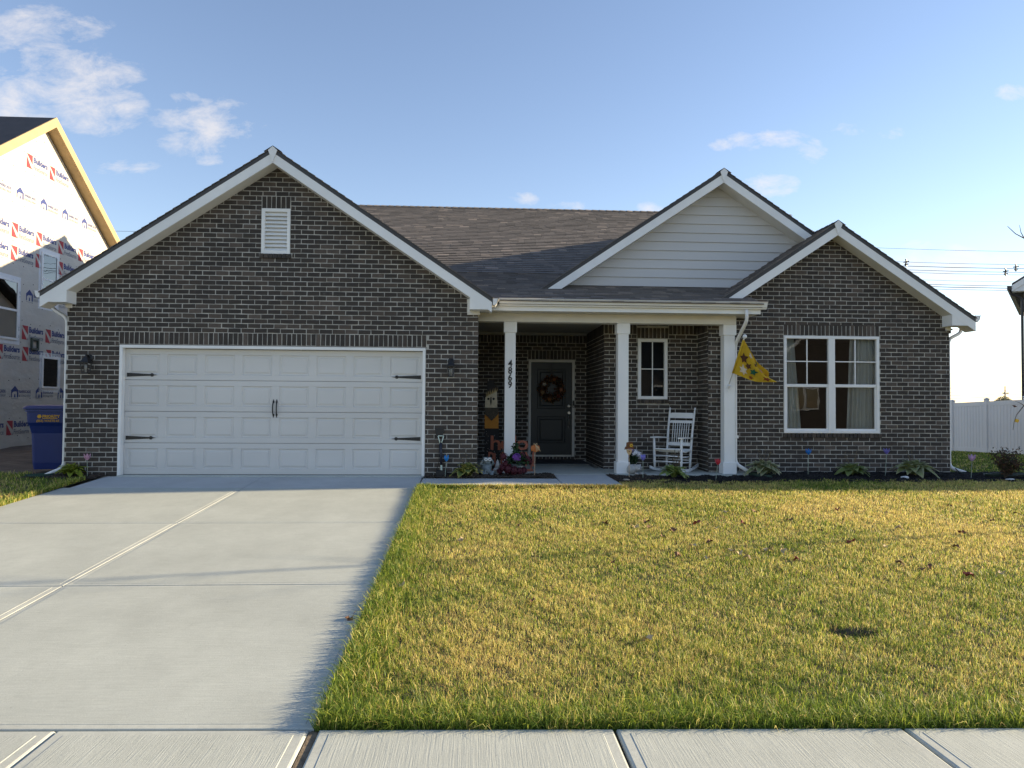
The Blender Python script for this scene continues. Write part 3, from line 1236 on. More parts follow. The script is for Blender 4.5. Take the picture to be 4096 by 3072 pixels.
def gutter(name, p0, along, outv, length):
    """K-style gutter: the profile runs out from the fascia"""
    b = MB()
    P = Vector(p0)
    o = Vector(outv)
    b.prism([P + o * (-a_) + Z_ * z for a_, z in GP], Vector(along) * length)
    ob = fix_normals(b.build(name, GUTTER, house))
    for e in (0.0, length - .003):
        c = MB()
        c.prism([P + Vector(along) * e + o * (-a_) + Z_ * z for a_, z in GP[:9]], Vector(along) * .003)
        fix_normals(c.build('end_cap', GUTTER, ob))
    return ob


gutter('gutter', (6.0, .168, 2.926), X_, -Y_, 4.56)
gutter('gutter', (-1.182, GYF + .02, 2.885), Y_, -X_, 8)
gutter('gutter', (5.875, GYF + .02, 2.872), Y_, X_, .38)
gutter('gutter', (14.585, WYF + .02, 2.82), Y_, X_, 9)


def downspout(name, pts, r=.036, parent=house):
    b = MB()
    b.tube(pts, r, 8, flat=.8)
    return b.build(name, GUTTER, parent, smooth=True)


def bend(pts, n=5, r=.10):
    out = [Vector(pts[0])]
    for i in range(1, len(pts) - 1):
        p0, p1, p2 = Vector(pts[i - 1]), Vector(pts[i]), Vector(pts[i + 1])
        a = p1 + (p0 - p1).normalized() * min(r, (p0 - p1).length * .45)
        c = p1 + (p2 - p1).normalized() * min(r, (p2 - p1).length * .45)
        for k in range(n + 1):
            t = k / n
            out.append(a * (1 - t) ** 2 + p1 * 2 * t * (1 - t) + c * t * t)
    out.append(Vector(pts[-1]))
    return out


dsp = downspout('downspout', bend([(-1.24, .16, 2.79), (-1.24, .16, 2.66), (-.955, .09, 2.50), (-.955, .09, .10), (-1.16, -.06, -.01)]))
dsp = downspout('downspout', bend([(14.65, WY + .2, 2.72), (14.65, WY + .2, 2.56), (14.325, WY + .09, 2.42), (14.325, WY + .09, .06), (14.52, WY - .08, -.02)]))
dsp = downspout('downspout', bend([(10.21, .12, 2.80), (10.22, .12, 2.62), (10.215, .66, 2.26), (10.215, .66, .14), (10.40, .50, .02)]))
for zz in (2.02, .62):
    MB().box(10.17, 10.255, .612, .70, zz - .025, zz + .025).build('strap', GUTTER, dsp)


def column(x0, x1, yf):
    b = MB()
    b.bbox(x0, x1, yf, yf + .19, -.025, 2.592, .004)
    o = b.build('porch_column', COLUMN, house)
    MB().bbox(x0 - .02, x1 + .02, yf - .02, yf + .21, 2.408, 2.5915, .003).build('capital', COLUMN, o)
    MB().bbox(x0 - .024, x1 + .024, yf - .022, yf + .212, -.026, .175, .003).build('plinth', COLUMN, o)
    return o


col1 = column(6.125, 6.31, .58)
col2 = column(8.10, 8.288, .58)
col3 = column(9.985, 10.178, .58)
# house number on the first column
IRON2 = mat('black_number_paint', (.012, .012, .014), .5, .05)
for i, ch in enumerate('4869'):
    vs_, fs_ = text_mesh(ch, .165, .004, .0035)
    cx = (min(v[0] for v in vs_) + max(v[0] for v in vs_)) / 2
    M_ = Matrix.Translation((6.218, .5745, 1.815 - i * .122)) @ Matrix.Rotation(math.pi / 2, 4, 'X') @ Matrix.Diagonal((.9, 1, 1, 1)) @ Matrix.Translation((-cx, 0, 0))
    b = MB()
    b.add(vs_, fs_, 0, M_)
    b.build('house_number', IRON2, col1)

# porch floor
pf = empty('porch_floor', (7.9, 1.5, -.025), kind='structure')
slab('slab', GX1 + .002, 7.9, .40, EY + .1, lambda y: -.027, pf, CON_S, CON_S, .05, th=.2)
slab('slab', 7.906, 10.55, .40, PY + .2, lambda y: -.027, pf, CON_S, CON_S, .05, th=.2)

# gable vent
b = MB()
b.box(VX0, VX0 + .055, -.016, .06, VZ0, VZ1)
b.box(VX1 - .05, VX1, -.016, .06, VZ0, VZ1)
b.box(VX0 + .055, VX1 - .05, -.016, .06, VZ1 - .05, VZ1)
b.box(VX0 + .055, VX1 - .05, -.016, .06, VZ0, VZ0 + .05)
b.box(VX0 + .05, VX1 - .05, .05, .06, VZ0 + .02, VZ1 - .02)
gv = b.build('gable_vent', TRIM, house)
for i in range(10):
    z = VZ0 + .055 + i * .0635
    b = MB()
    b.prism([(VX0 + .053, -.010, z), (VX0 + .053, .04, z + .058), (VX0 + .053, .047, z + .052), (VX0 + .053, -.004, z - .006)], (VX1 - VX0 - .101, 0, 0))
    fix_normals(b.build('louver', TRIM, gv))

# garage door ---------------------------------------------------------------
gd = MB()
gd.box(OX0 + .002, OX0 + .047, -.012, .12, -.02, OZ - .056)
gd.box(OX1 - .047, OX1 - .002, -.012, .12, -.02, OZ - .056)
gd.box(OX0 + .002, OX1 - .002, -.012, .12, OZ - .055, OZ - .009)
gd.build('garage_door_trim', TRIM, house)
gdo = MB()
gdo.box(OX0 + .05, OX1 - .05, .13, .16, -.01, OZ - .06)
gdoor = gdo.build('garage_door', GDOOR, house)
DXa, DXb = OX0 + .049, OX1 - .049
SH = (OZ - .057 + .004) / 4
PWn = 8
pit = (DXb - DXa) / PWn
for r in range(4):
    z0 = -.004 + r * SH
    z1 = z0 + SH - .006
    b = MB()
    pz0, pz1 = z0 + .088, z1 - .088
    pw_ = pit * .80
    b.bbox(DXa, DXb, .095, .129, z0, pz0, .003)
    b.bbox(DXa, DXb, .095, .129, pz1, z1, .003)
    xs_ = [DXa] + [v for i in range(PWn) for v in (DXa + (i + .5) * pit - pw_ / 2, DXa + (i + .5) * pit + pw_ / 2)] + [DXb]
    for i in range(0, len(xs_), 2):
        b.box(xs_[i], xs_[i + 1], .095, .129, pz0, pz1)
    sec = b.build('door_section', GDOOR, gdoor)
    for i in range(PWn):
        c = MB()
        xa, xb = DXa + (i + .5) * pit - pw_ / 2, DXa + (i + .5) * pit + pw_ / 2
        R = lambda d, y: [(xa + d, y, pz0 + d), (xb - d, y, pz0 + d), (xb - d, y, pz1 - d), (xa + d, y, pz1 - d)]
        rr = [R(0, .0955), R(.011, .1085), R(.030, .1085), R(.052, .0975), R(.056, .0972)]
        for q in range(4):
            for k in range(4):
                k2 = (k + 1) % 4
                c.face([rr[q][k], rr[q][k2], rr[q + 1][k2], rr[q + 1][k]])
        c.face(rr[4])
        c.build('panel', GDOOR, sec)
MB().box(DXa, DXb, .10, .128, -.02, -.004).build('bottom_seal', mat('black_rubber', (.01, .01, .01), .7), gdoor)


def hinge(x, z, s):
    b = MB()
    y = .088
    b.prism([(x, y, z - .032), (x + s * .37, y, z - .014), (x + s * .37, y, z + .014), (x, y, z + .032)], (0, .0065, 0))
    b.prism([(x + s * .37, y - .001, z - .014), (x + s * .385, y - .001, z - .028), (x + s * .41, y - .001, z - .026), (x + s * .425, y - .001, z - .008), (x + s * .48, y - .001, z),
             (x + s * .425, y - .001, z + .008), (x + s * .41, y - .001, z + .026), (x + s * .385, y - .001, z + .028), (x + s * .37, y - .001, z + .014)], (0, .0075, 0))
    for q in (.05, .2):
        b.ball((x + s * q, y, z), (.008, .006, .008), 8, 5)
    fix_normals(b.build('strap_hinge', BLACKIRON, gdoor))


for zz in (SH * 3 + .075, SH + .075):
    hinge(DXa + .03, zz, 1)
    hinge(DXb - .03, zz, -1)
for s in (-1, 1):
    b = MB()
    x = (DXa + DXb) / 2 + s * .026
    zc = SH * 2.44 - .17
    b.tube(bend([(x, .092, zc - .115), (x + s * .004, .05, zc - .06), (x + s * .004, .05, zc + .06), (x, .092, zc + .115)], 4, .05), .010, 8)
    for q in (-1, 1):
        b.prism([(x - .017, .087, zc + q * .10), (x, .087, zc + q * .155), (x + .017, .087, zc + q * .10), (x, .087, zc + q * .088)], (0, .007, 0))
    fix_normals(b.build('door_handle', BLACKIRON, gdoor))


# windows ---------------------------------------------------------------------
def window(x0, x1, z0, z1, y, name, fw_=.05):
    b = MB()
    b.bbox(x0, x1, y - .014, y + .06, z0, z0 + fw_, .004)
    b.bbox(x0, x1, y - .014, y + .06, z1 - fw_, z1, .004)
    b.bbox(x0, x0 + fw_, y - .0135, y + .06, z0 + fw_, z1 - fw_, .004)
    b.bbox(x1 - fw_, x1, y - .0135, y + .06, z0 + fw_, z1 - fw_, .004)
    return b.build(name, VINYL, house)


def pane(x0, x1, z0, z1, y, parent):
    MB().box(x0, x1, y, y + .004, z0, z1).build('pane', GLASS, parent)


win = window(NX0 + .003, NX1 - .003, NZ0 + .002, NZ1 - .002, WY, 'wing_window')
xm = (NX0 + NX1) / 2
zm = (NZ0 + NZ1) / 2 - .02
MB().bbox(xm - .06, xm + .06, WY - .013, WY + .06, NZ0 + .05, NZ1 - .05, .006).build('mullion', VINYL, win)
for (a, c) in ((NX0 + .053, xm - .06), (xm + .06, NX1 - .053)):
    MB().bbox(a, c, WY + .006, WY + .05, zm - .027, zm + .027, .004).build('meeting_rail', VINYL, win)
    s_ = MB()
    for (p0, p1, q0, q1) in ((a, a + .022, NZ0 + .052, zm - .027), (c - .022, c, NZ0 + .052, zm - .027)):
        s_.box(p0, p1, WY + .02, WY + .05, q0, q1)
    s_.box(a + .022, c - .022, WY + .02, WY + .05, NZ0 + .052, NZ0 + .082)
    s_.build('lower_sash', VINYL, win)
    zt0, zt1 = zm + .027, NZ1 - .052
    MB().box((a + c) / 2 - .009, (a + c) / 2 + .009, WY + .016, WY + .030, zt0, zt1).build('muntin', VINYL, win)
    MB().box(a, (a + c) / 2 - .0095, WY + .016, WY + .030, (zt0 + zt1) / 2 - .009, (zt0 + zt1) / 2 + .009).build('muntin', VINYL, win)
    MB().box((a + c) / 2 + .0095, c, WY + .016, WY + .030, (zt0 + zt1) / 2 - .009, (zt0 + zt1) / 2 + .009).build('muntin', VINYL, win)
    pane(a, c, zt0, zt1, WY + .032, win)
    pane(a + .022, c - .022, NZ0 + .082, zm - .027, WY + .042, win)
win2 = window(SX0 + .003, SX1 - .003, SZ0 + .002, SZ1 - .002, PY, 'porch_window', .058)
xm2, zm2 = (SX0 + SX1) / 2, (SZ0 + SZ1) / 2
MB().box(xm2 - .008, xm2 + .008, PY + .016, PY + .030, SZ0 + .06, SZ1 - .06).build('muntin', VINYL, win2)
MB().box(SX0 + .06, xm2 - .0085, PY + .016, PY + .030, zm2 - .008, zm2 + .008).build('muntin', VINYL, win2)
MB().box(xm2 + .0085, SX1 - .06, PY + .016, PY + .030, zm2 - .008, zm2 + .008).build('muntin', VINYL, win2)
pane(SX0 + .058, SX1 - .058, SZ0 + .058, SZ1 - .058, PY + .034, win2)
# rooms behind the glass
rm = MB()


def room(mb, x0, x1, y0, y1, z0, z1):
    mb.face([(x0, y0, z0), (x0, y1, z0), (x0, y1, z1), (x0, y0, z1)])
    mb.face([(x1, y0, z0), (x1, y0, z1), (x1, y1, z1), (x1, y1, z0)])
    mb.face([(x0, y1, z0), (x1, y1, z0), (x1, y1, z1), (x0, y1, z1)])
    mb.face([(x0, y0, z0), (x1, y0, z0), (x1, y1, z0), (x0, y1, z0)])
    mb.face([(x0, y0, z1), (x0, y1, z1), (x1, y1, z1), (x1, y0, z1)])


room(rm, 10.2, 14.0, WY + .2, 4.6, .02, 2.6)
room(rm, 8.24, 9.7, PY + .2, 3.4, .02, 2.6)
rm.build('room', INTER, house)


def curtain(x0, x1, z0, z1, y, lean=0.0):
    b = MB()
    n, k = 60, 6
    for i in range(n):
        for j in range(k):
            q = []
            for (di, dj) in ((0, 0), (1, 0), (1, 1), (0, 1)):
                t, s = (i + di) / n, (j + dj) / k
                sp = 1 + lean * (1 - s)
                x = x0 + (x1 - x0) * t * sp if lean >= 0 else x1 - (x1 - x0) * (1 - t) * (1 - lean * (1 - s))
                q.append((x, y + .028 * math.sin(t * 34 + .6 * s) + .012 * math.sin(t * 77 + 2), z0 + (z1 - z0) * s))
            b.face(q)
    b.build('curtain', CURTAIN, win, smooth=True)


curtain(11.12, 11.42, .5, 2.5, WY + .14, .55)
curtain(12.50, 12.95, .5, 2.5, WY + .14, -.2)

# front door -------------------------------------------------------------------
b = MB()
b.bbox(EX0 + .003, EX0 + .052, EY - .016, EY + .1, EZ0, EZ1 - .052, .003)
b.bbox(EX1 - .052, EX1 - .003, EY - .016, EY + .1, EZ0, EZ1 - .052, .003)
b.bbox(EX0 + .003, EX1 - .003, EY - .016, EY + .1, EZ1 - .052, EZ1 - .002, .003)
dtr = b.build('door_casing', SOFFIT, house)
b = MB()
b.box(EX0 + .053, EX1 - .053, EY + .03, EY + .09, EZ0, EZ0 + .03)
b.build('threshold', mat('aluminium_sill', (.4, .4, .39), .4, metal=.8), dtr)
dxa, dxb, dza, dzb = EX0 + .054, EX1 - .054, EZ0 + .032, EZ1 - .054
fd = MB()
pans = [(dxa + .14, dxb - .14, dza + .25, dza + .82), (dxa + .14, dxb - .14, dza + .99, dzb - .15)]
yd = EY + .045
fd.box(dxa, dxb, yd + .02, yd + .05, dza, dzb)
fd.box(dxa, pans[0][0], yd, yd + .02, dza, dzb)
fd.box(pans[0][1], dxb, yd, yd + .02, dza, dzb)
fd.box(pans[0][0], pans[0][1], yd, yd + .02, dza, pans[0][2])
fd.box(pans[0][0], pans[0][1], yd, yd + .02, pans[0][3], pans[1][2])
fd.box(pans[0][0], pans[0][1], yd, yd + .02, pans[1][3], dzb)
fdoor = fd.build('front_door', DOORPAINT, house)
for (a, c, d0, d1) in pans:
    R = lambda e, y: [(a + e, y, d0 + e), (c - e, y, d0 + e), (c - e, y, d1 - e), (a + e, y, d1 - e)]
    rr = [R(0, yd), R(.012, yd + .016), R(.05, yd + .016), R(.075, yd + .005)]
    p_ = MB()
    for q in range(3):
        for k in range(4):
            k2 = (k + 1) % 4
            p_.face([rr[q][k], rr[q][k2], rr[q + 1][k2], rr[q + 1][k]])
    p_.face(rr[3])
    p_.build('panel', DOORPAINT, fdoor)
hx = dxb - .065
Mf = Matrix.Translation((hx, yd, 0)) @ Matrix.Rotation(math.pi / 2, 4, 'X')
b = MB()
b.lathe([(.034, 0), (.034, .012), (.02, .018), (.02, .024)], 16, (0, 1.13, 0), 0, Mf)
b.build('deadbolt', NICKEL, fdoor)
b = MB()
b.lathe([(.03, 0), (.036, .03), (.028, .05)], 16, (0, .985, 0), 0, Mf)
b.tube(bend([(hx, yd - .01, .90), (hx, yd - .055, .88), (hx, yd - .055, .72), (hx, yd - .01, .69)], 4, .05), .010, 8)
b.ball((hx, yd - .01, .895), (.018, .012, .024), 10, 6)
b.ball((hx, yd - .01, .685), (.018, .012, .028), 10, 6)
b.build('handle_set', NICKEL, fdoor)
b = MB()
b.bbox(EX1 - .046, EX1 - .008, EY - .04, EY - .017, 1.10, 1.25, .006)
db = b.build('doorbell', BLACKIRON, dtr)
b = MB()
b.lathe([(.013, 0), (.011, .003)], 14, (0, 0, 0), 0, Matrix.Translation((EX1 - .027, EY - .041, 1.125)) @ Matrix.Rotation(math.pi / 2, 4, 'X'))
b.build('button', NICKEL, db)

# ------------------------------------------------------------------ wall lanterns
def lantern(x, label):
    root = empty('wall_lantern', (x, 0, 1.60), label=label, cat='lantern', group='wall lanterns beside the garage door')
    b = MB()
    b.lathe([(.058, 0), (.058, .012), (.045, .022)], 18, (0, 0, 0), 0, Matrix.Translation((0, -.010, .255)) @ Matrix.Rotation(math.pi / 2, 4, 'X'))
    b.build('back_plate', BLACKIRON, root, world=False)
    b = MB()
    b.tube([(0, -.03, .255), (0, -.07, .30), (0, -.115, .30), (0, -.125, .27)], .010, 8)
    b.build('arm', BLACKIRON, root, smooth=True, world=False)
    cy = -.125
    b = MB()
    b.lathe([(.012, .285), (.016, .27), (.030, .262), (.055, .235), (.075, .205), (.098, .186), (.098, .176), (.08, .172)], 4, (0, cy, 0), 0, None, math.pi / 4)
    b.ball((0, cy, .293), .012, 8, 6)
    b.build('cap', BLACKIRON, root, world=False)
    b = MB()
    for sx in (-1, 1):
        for sy in (-1, 1):
            b.tube([(sx * .058, cy + sy * .058, .176), (sx * .042, cy + sy * .042, .012)], .006, 6)
    for sx in (-1, 1):
        b.tube([(sx * .0, cy + sx * .058, .176), (0, cy + sx * .042, .012)], .004, 6)
    b.lathe([(.048, .0), (.064, .004), (.064, .016), (.05, .02)], 4, (0, cy, 0), 0, None, math.pi / 4)
    b.build('cage', BLACKIRON, root, world=False)
    b = MB()
    for k in range(4):
        M_ = Matrix.Translation((0, cy, 0)) @ Matrix.Rotation(k * math.pi / 2, 4, 'Z')
        b.add([(-.056, -.055, .174), (.056, -.055, .174), (.040, -.039, .018), (-.040, -.039, .018)], [(0, 1, 2, 3)], 0, M_)
    b.build('glass', LGLASS, root, world=False)
    b = MB()
    b.lathe([(.013, .02), (.013, .06), (.024, .085), (.026, .11), (.014, .135), (.004, .14)], 12, (0, cy, 0))
    b.build('bulb', mat('frosted_bulb', (.45, .44, .42), .4), root, smooth=True, world=False)
    return root


lantern(-.545, 'black wall lantern on the brick between the bin and the garage door')
lantern(5.215, 'black wall lantern on the brick between the garage door and the porch')

# ------------------------------------------------------------------ neighbouring house under construction (left)
WRAP = mat('house_wrap', (.56, .525, .46), .55, .05, 1.6, .8, 4, bdist=.035, detail=8, stretch=(1, .6, 1))
LUMBER = mat('primed_fascia', (.40, .29, .15), .6, .08, 5, .1, 40)
FELT = mat('black_roof_felt', (.012, .012, .014), .55, .4, 3, .3, 20)
INK_R = mat('red_print', (.42, .035, .045), .7, .1)
INK_B = mat('navy_print', (.035, .055, .20), .7, .1)
INK_G = mat('grey_print', (.17, .18, .22), .7, .1)
NXW, NYP, NZP = -5.3, 7.0, 8.10
NS = .68
nh = empty('house_under_construction', (-9.5, 7.0, 0.05), label='unfinished house wrapped in printed white building wrap', cat='house')
NY0, NY1 = 2.35, 11.65
nb = MB()
zN = lambda y: NZP - NS * abs(y - NYP)
nb.prism([(NXW, NY0, .03), (NXW, NY1, .03), (NXW, NY1, zN(NY1)), (NXW, NYP, NZP), (NXW, NY0, zN(NY0))], (-9, 0, 0))
nwall = fix_normals(nb.build('wall', WRAP, nh))
MB().box(NXW - 9, NXW - .02, NY0 + .03, NY1, -.4, .04).build('foundation', CON_S, nh)
rf = MB()
for s in (-1, 1):
    ye = NYP + s * 5.15
    zt = lambda y: 8.34 - NS * abs(y - NYP)
    rf.prism([(-5.02, NYP, zt(NYP)), (-5.02, ye, zt(ye)), (-5.02, ye, zt(ye) - .05), (-5.02, NYP, zt(NYP) - .05)], (-9.5, 0, 0))
nroof = fix_normals(rf.build('roof', FELT, nh))
for s in (-1, 1):
    ye = NYP + s * 5.15
    b = MB()
    b.prism([(-5.0, NYP, 8.35), (-5.0, ye, zt(ye) + .01), (-5.0, ye, zt(ye) - .23), (-5.0, NYP, 8.10)], (-.04, 0, 0))
    fix_normals(b.build('rake_board', LUMBER, nroof))
    b = MB()
    b.prism([(-5.04, NYP, 8.14), (-5.04, ye, zt(ye) - .20), (-5.04, ye, zt(ye) - .22), (-5.04, NYP, 8.12)], (-.28, 0, 0))
    fix_normals(b.build('soffit', LUMBER, nroof))


def wall_text(mb, txt, size, y, z, mi, bold=0.0, sx=1.0):
    vs_, fs_ = text_mesh(txt, size, 0.0, bold)
    M_ = Matrix(((0, 0, 1, NXW + .004), (sx, 0, 0, y), (0, 1, 0, z), (0, 0, 0, 1)))
    mb.add(vs_, fs_, mi, M_)


proto = {}


def builders(y, z):
    if 'b' not in proto:
        b = MB()
        x = .004
        q = lambda pts, mi: b.add([(x, p[0], p[1]) for p in pts], [tuple(range(len(pts)))], mi)
        q([(-.13, .17), (.11, .17), (.11, -.05)], 0)
        q([(-.13, .10), (.08, -.17), (-.13, -.17)], 0)
        q([(.085, -.10), (.125, -.17), (.085, -.17)], 2)
        for t, sz, yy, zz, bo in (('Builders', .195, .15, .02, .007), ('FirstSource', .165, .15, -.15, 0.002)):
            vs_, fs_ = text_mesh(t, sz, 0.0, bo)
            b.add(vs_, fs_, 1 if zz > 0 else 2, Matrix(((0, 0, 1, x), (.95 if zz > 0 else .80, 0, 0, yy), (0, 1, 0, zz), (0, 0, 0, 1))))
        proto['b'] = b.mesh('wrap_print', [INK_R, INK_B, INK_G])
    o = link('wrap_print', proto['b'], nwall, True)
    o.location = (NXW, y, z)


def barricade(y, z):
    if 'r' not in proto:
        b = MB()
        x = .004
        q = lambda pts, mi: b.add([(x, p[0], p[1]) for p in pts], [tuple(range(len(pts)))], mi)
        # gabled frame with a white bear standing in it
        q([(-.14, -.11), (-.105, -.11), (-.105, .05), (-.14, .05)], 1)
        q([(-.15, .05), (0, .17), (.15, .05), (.11, .05), (-.11, .05)], 1)
        q([(.085, -.11), (.14, -.11), (.14, .05), (.085, .05)], 1)
        q([(-.105, .05), (.085, .05), (.06, .02), (.03, .035), (-.06, .025), (-.105, -.01)], 1)
        q([(-.03, -.11), (.03, -.11), (.02, -.03), (-.01, -.02)], 1)
        q([(-.14, -.135), (.14, -.135), (.14, -.142), (-.14, -.142)], 2)
        for t, sz, yy, zz, bo, mi in (('BARRICADE', .095, .17, .0, .002, 1), ('BUILDING WRAP', .085, .17, -.095, 0.0, 2)):
            vs_, fs_ = text_mesh(t, sz, 0.0, bo)
            b.add(vs_, fs_, mi, Matrix(((0, 0, 1, x), (.92 if mi == 1 else .72, 0, 0, yy), (0, 1, 0, zz), (0, 0, 0, 1))))
        proto['r'] = b.mesh('wrap_print', [INK_R, INK_B, INK_G])
    o = link('wrap_print', proto['r'], nwall, True)
    o.location = (NXW, y, z)


for zrow, y0, kind in ((7.58, 6.36, 'b'), (7.03, 5.44, 'b'), (6.12, 6.07, 'r'), (5.21, 5.91, 'b'), (4.66, 5.9, 'b'), (3.72, 6.54, 'r'), (2.82, 6.40, 'b'), (2.30, 6.43, 'b'), (1.35, 6.05, 'r'), (.52, 5.89, 'b')):
    for k in range(-4, 6):
        y = y0 + .985 * k
        if y < NY0 + .15 or y > NY1 - .9 or zN(y - .15) < zrow + .1 or zN(y + .55) < zrow - .02:
            continue
        (builders if kind == 'b' else barricade)(y, zrow)
# fastener caps dotted over the wrap
fc = MB()
for yy in np.arange(NY0 + .2, NY1 - .1, .41):
    for zz in np.arange(.3, 8.0, .46):
        y, z = yy + random.uniform(-.05, .05), zz + random.uniform(-.06, .06)
        if zN(y) > z + .12:
            fc.lathe([(.013, 0), (.010, .004)], 8, (0, 0, 0), 0, Matrix.Translation((NXW + .001, y, z)) @ Matrix.Rotation(math.pi / 2, 4, 'Y'))
tag(fc.build('wrap_fasteners', BLACKIRON, nwall), kind='stuff')
TAPE = mat('flashing_tape', (.74, .75, .76), .5, .04, 8, .6, 22, bdist=.01)


def side_window(y0, y1, z0, z1, rail=True):
    b = MB()
    f_ = .05
    X0 = NXW + .03
    for (a, c, p, q) in ((y0, y1, z0, z0 + f_), (y0, y1, z1 - f_, z1), (y0, y0 + f_, z0 + f_, z1 - f_), (y1 - f_, y1, z0 + f_, z1 - f_)):
        b.box(NXW + .005, X0, a, c, p, q)
    if rail:
        b.box(NXW + .005, X0 - .006, y0 + f_, y1 - f_, (z0 + z1) / 2 - .025, (z0 + z1) / 2 + .025)
    w = b.build('window', VINYL, nh)
    MB().box(NXW + .010, NXW + .014, y0 + f_, y1 - f_, z0 + f_, z1 - f_).build('pane', glass_mat('tinted_glass', (.12, .13, .14), .18) if 'tinted_glass' not in MATS else MATS['tinted_glass'], w)
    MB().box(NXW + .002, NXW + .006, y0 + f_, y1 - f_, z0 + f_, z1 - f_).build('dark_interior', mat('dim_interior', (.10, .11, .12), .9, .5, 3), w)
    t = MB()
    e = .10
    for (a, c, p, q) in ((y0 - e, y1 + e, z0 - e, z0 - .002), (y0 - e, y1 + e, z1 + .002, z1 + e), (y0 - e, y0 - .002, z0, z1), (y1 + .002, y1 + e, z0, z1)):
        t.box(NXW + .001, NXW + .004, a, c, p, q)
    t.build('flashing_tape', TAPE, w)


side_window(7.0, 7.72, 3.58, 4.93)
side_window(4.35, 6.08, 2.60, 4.02)
side_window(7.12, 7.88, 1.48, 2.29, False)
b = MB()
b.box(NXW + .002, NXW + .05, 6.62, 6.92, 2.42, 2.47)
b.box(NXW + .002, NXW + .05, 6.62, 6.66, 2.47, 2.66)
b.box(NXW + .002, NXW + .05, 6.88, 6.92, 2.47, 2.66)
b.box(NXW + .002, NXW + .05, 6.62, 6.92, 2.66, 2.71)
b.build('vent_frame', mat('green_plastic', (.05, .07, .055), .6), nh)


# ------------------------------------------------------------------ plain houses out of the picture's frame
def far_house(x0, x1, y0, y1, eave, rise, label, wallmat, face, z0=-.6, gable_front=True, win=True):
    """front gable towards face (+1: +y, -1: -y)"""
    r = empty('neighbour_house', ((x0 + x1) / 2, (y0 + y1) / 2, z0), label=label, cat='house')
    xm = (x0 + x1) / 2
    b = MB()
    b.box(x0, x1, y0, y1, z0, eave)
    if gable_front:
        b.prism([(x0, y0, eave), (x1, y0, eave), (xm, y0, eave + rise)], (0, y1 - y0, 0))
    else:
        ym = (y0 + y1) / 2
        b.prism([(x0, y0, eave), (x0, y1, eave), (x0, ym, eave + rise)], (x1 - x0, 0, 0))
    fix_normals(b.build('wall', wallmat, r))
    o = .35
    b = MB()
    yf = (y1 + o) if face > 0 else (y0 - o)
    if gable_front:
        s = rise / (xm - x0)
        for sg in (-1, 1):
            xe = xm + sg * (xm - x0 + o)
            ze = eave - s * o
            b.prism([(xm, y0 - o, eave + rise + .14), (xe, y0 - o, ze + .14), (xe, y0 - o, ze + .02), (xm, y0 - o, eave + rise + .02)], (0, y1 - y0 + 2 * o, 0))
            for yy in (y0 - o - .03, y1 + o + .002):
                t = MB()
                t.prism([(xm, yy, eave + rise + .06), (xe, yy, ze + .06), (xe, yy, ze - .15), (xm, yy, eave + rise - .15)], (0, .028, 0))
                fix_normals(t.build('rake_board', TRIM, r))
            t = MB()
            t.prism([(xe, y0 - o, ze - .15), (xe - sg * .4, y0 - o, ze - .15), (xe - sg * .4, y0 - o, ze + s * .4 - .02), (xe, y0 - o, ze - .02)], (0, .35, 0))
            fix_normals(t.build('cornice_return', TRIM, r))
    else:
        ym = (y0 + y1) / 2
        s = rise / (ym - y0)
        for sg in (-1, 1):
            ye = ym + sg * (ym - y0 + o)
            ze = eave - s * o
            b.prism([(x0 - o, ym, eave + rise + .14), (x0 - o, ye, ze + .14), (x0 - o, ye, ze + .02), (x0 - o, ym, eave + rise + .02)], (x1 - x0 + 2 * o, 0, 0))
            t = MB()
            t.box(x0 - o, x1 + o, ye - .02 if sg < 0 else ye, ye if sg < 0 else ye + .02, ze - .14, ze + .12)
            t.build('fascia', TRIM, r)
    fix_normals(b.build('roof', mat('far_shingle', (.06, .055, .052), .95, .3, 12, .4, 60), r))
    if win:
        yw = y1 + .02 if face > 0 else y0 - .02
        for wx in (x0 + (x1 - x0) * .25, x0 + (x1 - x0) * .72):
            w = MB()
            w.box(wx - .8, wx + .8, min(yw, yw - face * .06), max(yw, yw - face * .06), .9, 2.3)
            wo = w.build('window', VINYL, r)
            for s in (-1, 1):
                MB().box(wx + s * .4 - .32, wx + s * .4 + .32, min(yw + face * .004, yw), max(yw + face * .004, yw), 1.0, 2.2).build('pane', MATS['tinted_glass'], wo)
    return r


PALE = mat('pale_siding', (.60, .60, .58), .7, .05, 2)
GREYS = mat('grey_siding', (.06, .06, .065), .7, .06, 2)
# unseen two-storey house on the right, added to shade the front of the lawn
far_house(26.2, 38.0, 2.28, 12.0, 5.45, 2.9, 'unseen two-storey pale sided house added to shade the front lawn', PALE, -1, -.3, gable_front=False)
# house behind the fence: its eave corner shows at the picture's right edge
rh = far_house(25.75, 34.0, 13.6, 22.0, 5.72, 2.7, 'white house beyond the vinyl fence with dark gutter', mat('white_siding', (.72, .72, .70), .6, .03, 2), -1, -.9)
b = MB()
b.box(25.26, 25.40, 13.2, 22.3, 5.40, 5.54)
b.tube(bend([(25.33, 13.5, 5.46), (25.35, 13.5, 5.28), (25.69, 13.55, 5.12), (25.69, 13.55, -.5)], 4, .12), .045, 8)
b.build('dark_gutter', mat('dark_bronze_gutter', (.03, .028, .028), .5), rh)
pv = Matrix.Translation((24.95, 13.25, 0)) @ Matrix.Rotation(math.radians(-40), 4, 'Z') @ Matrix.Translation((-25.4, -13.25, 0))
rh.matrix_basis = pv @ rh.matrix_basis
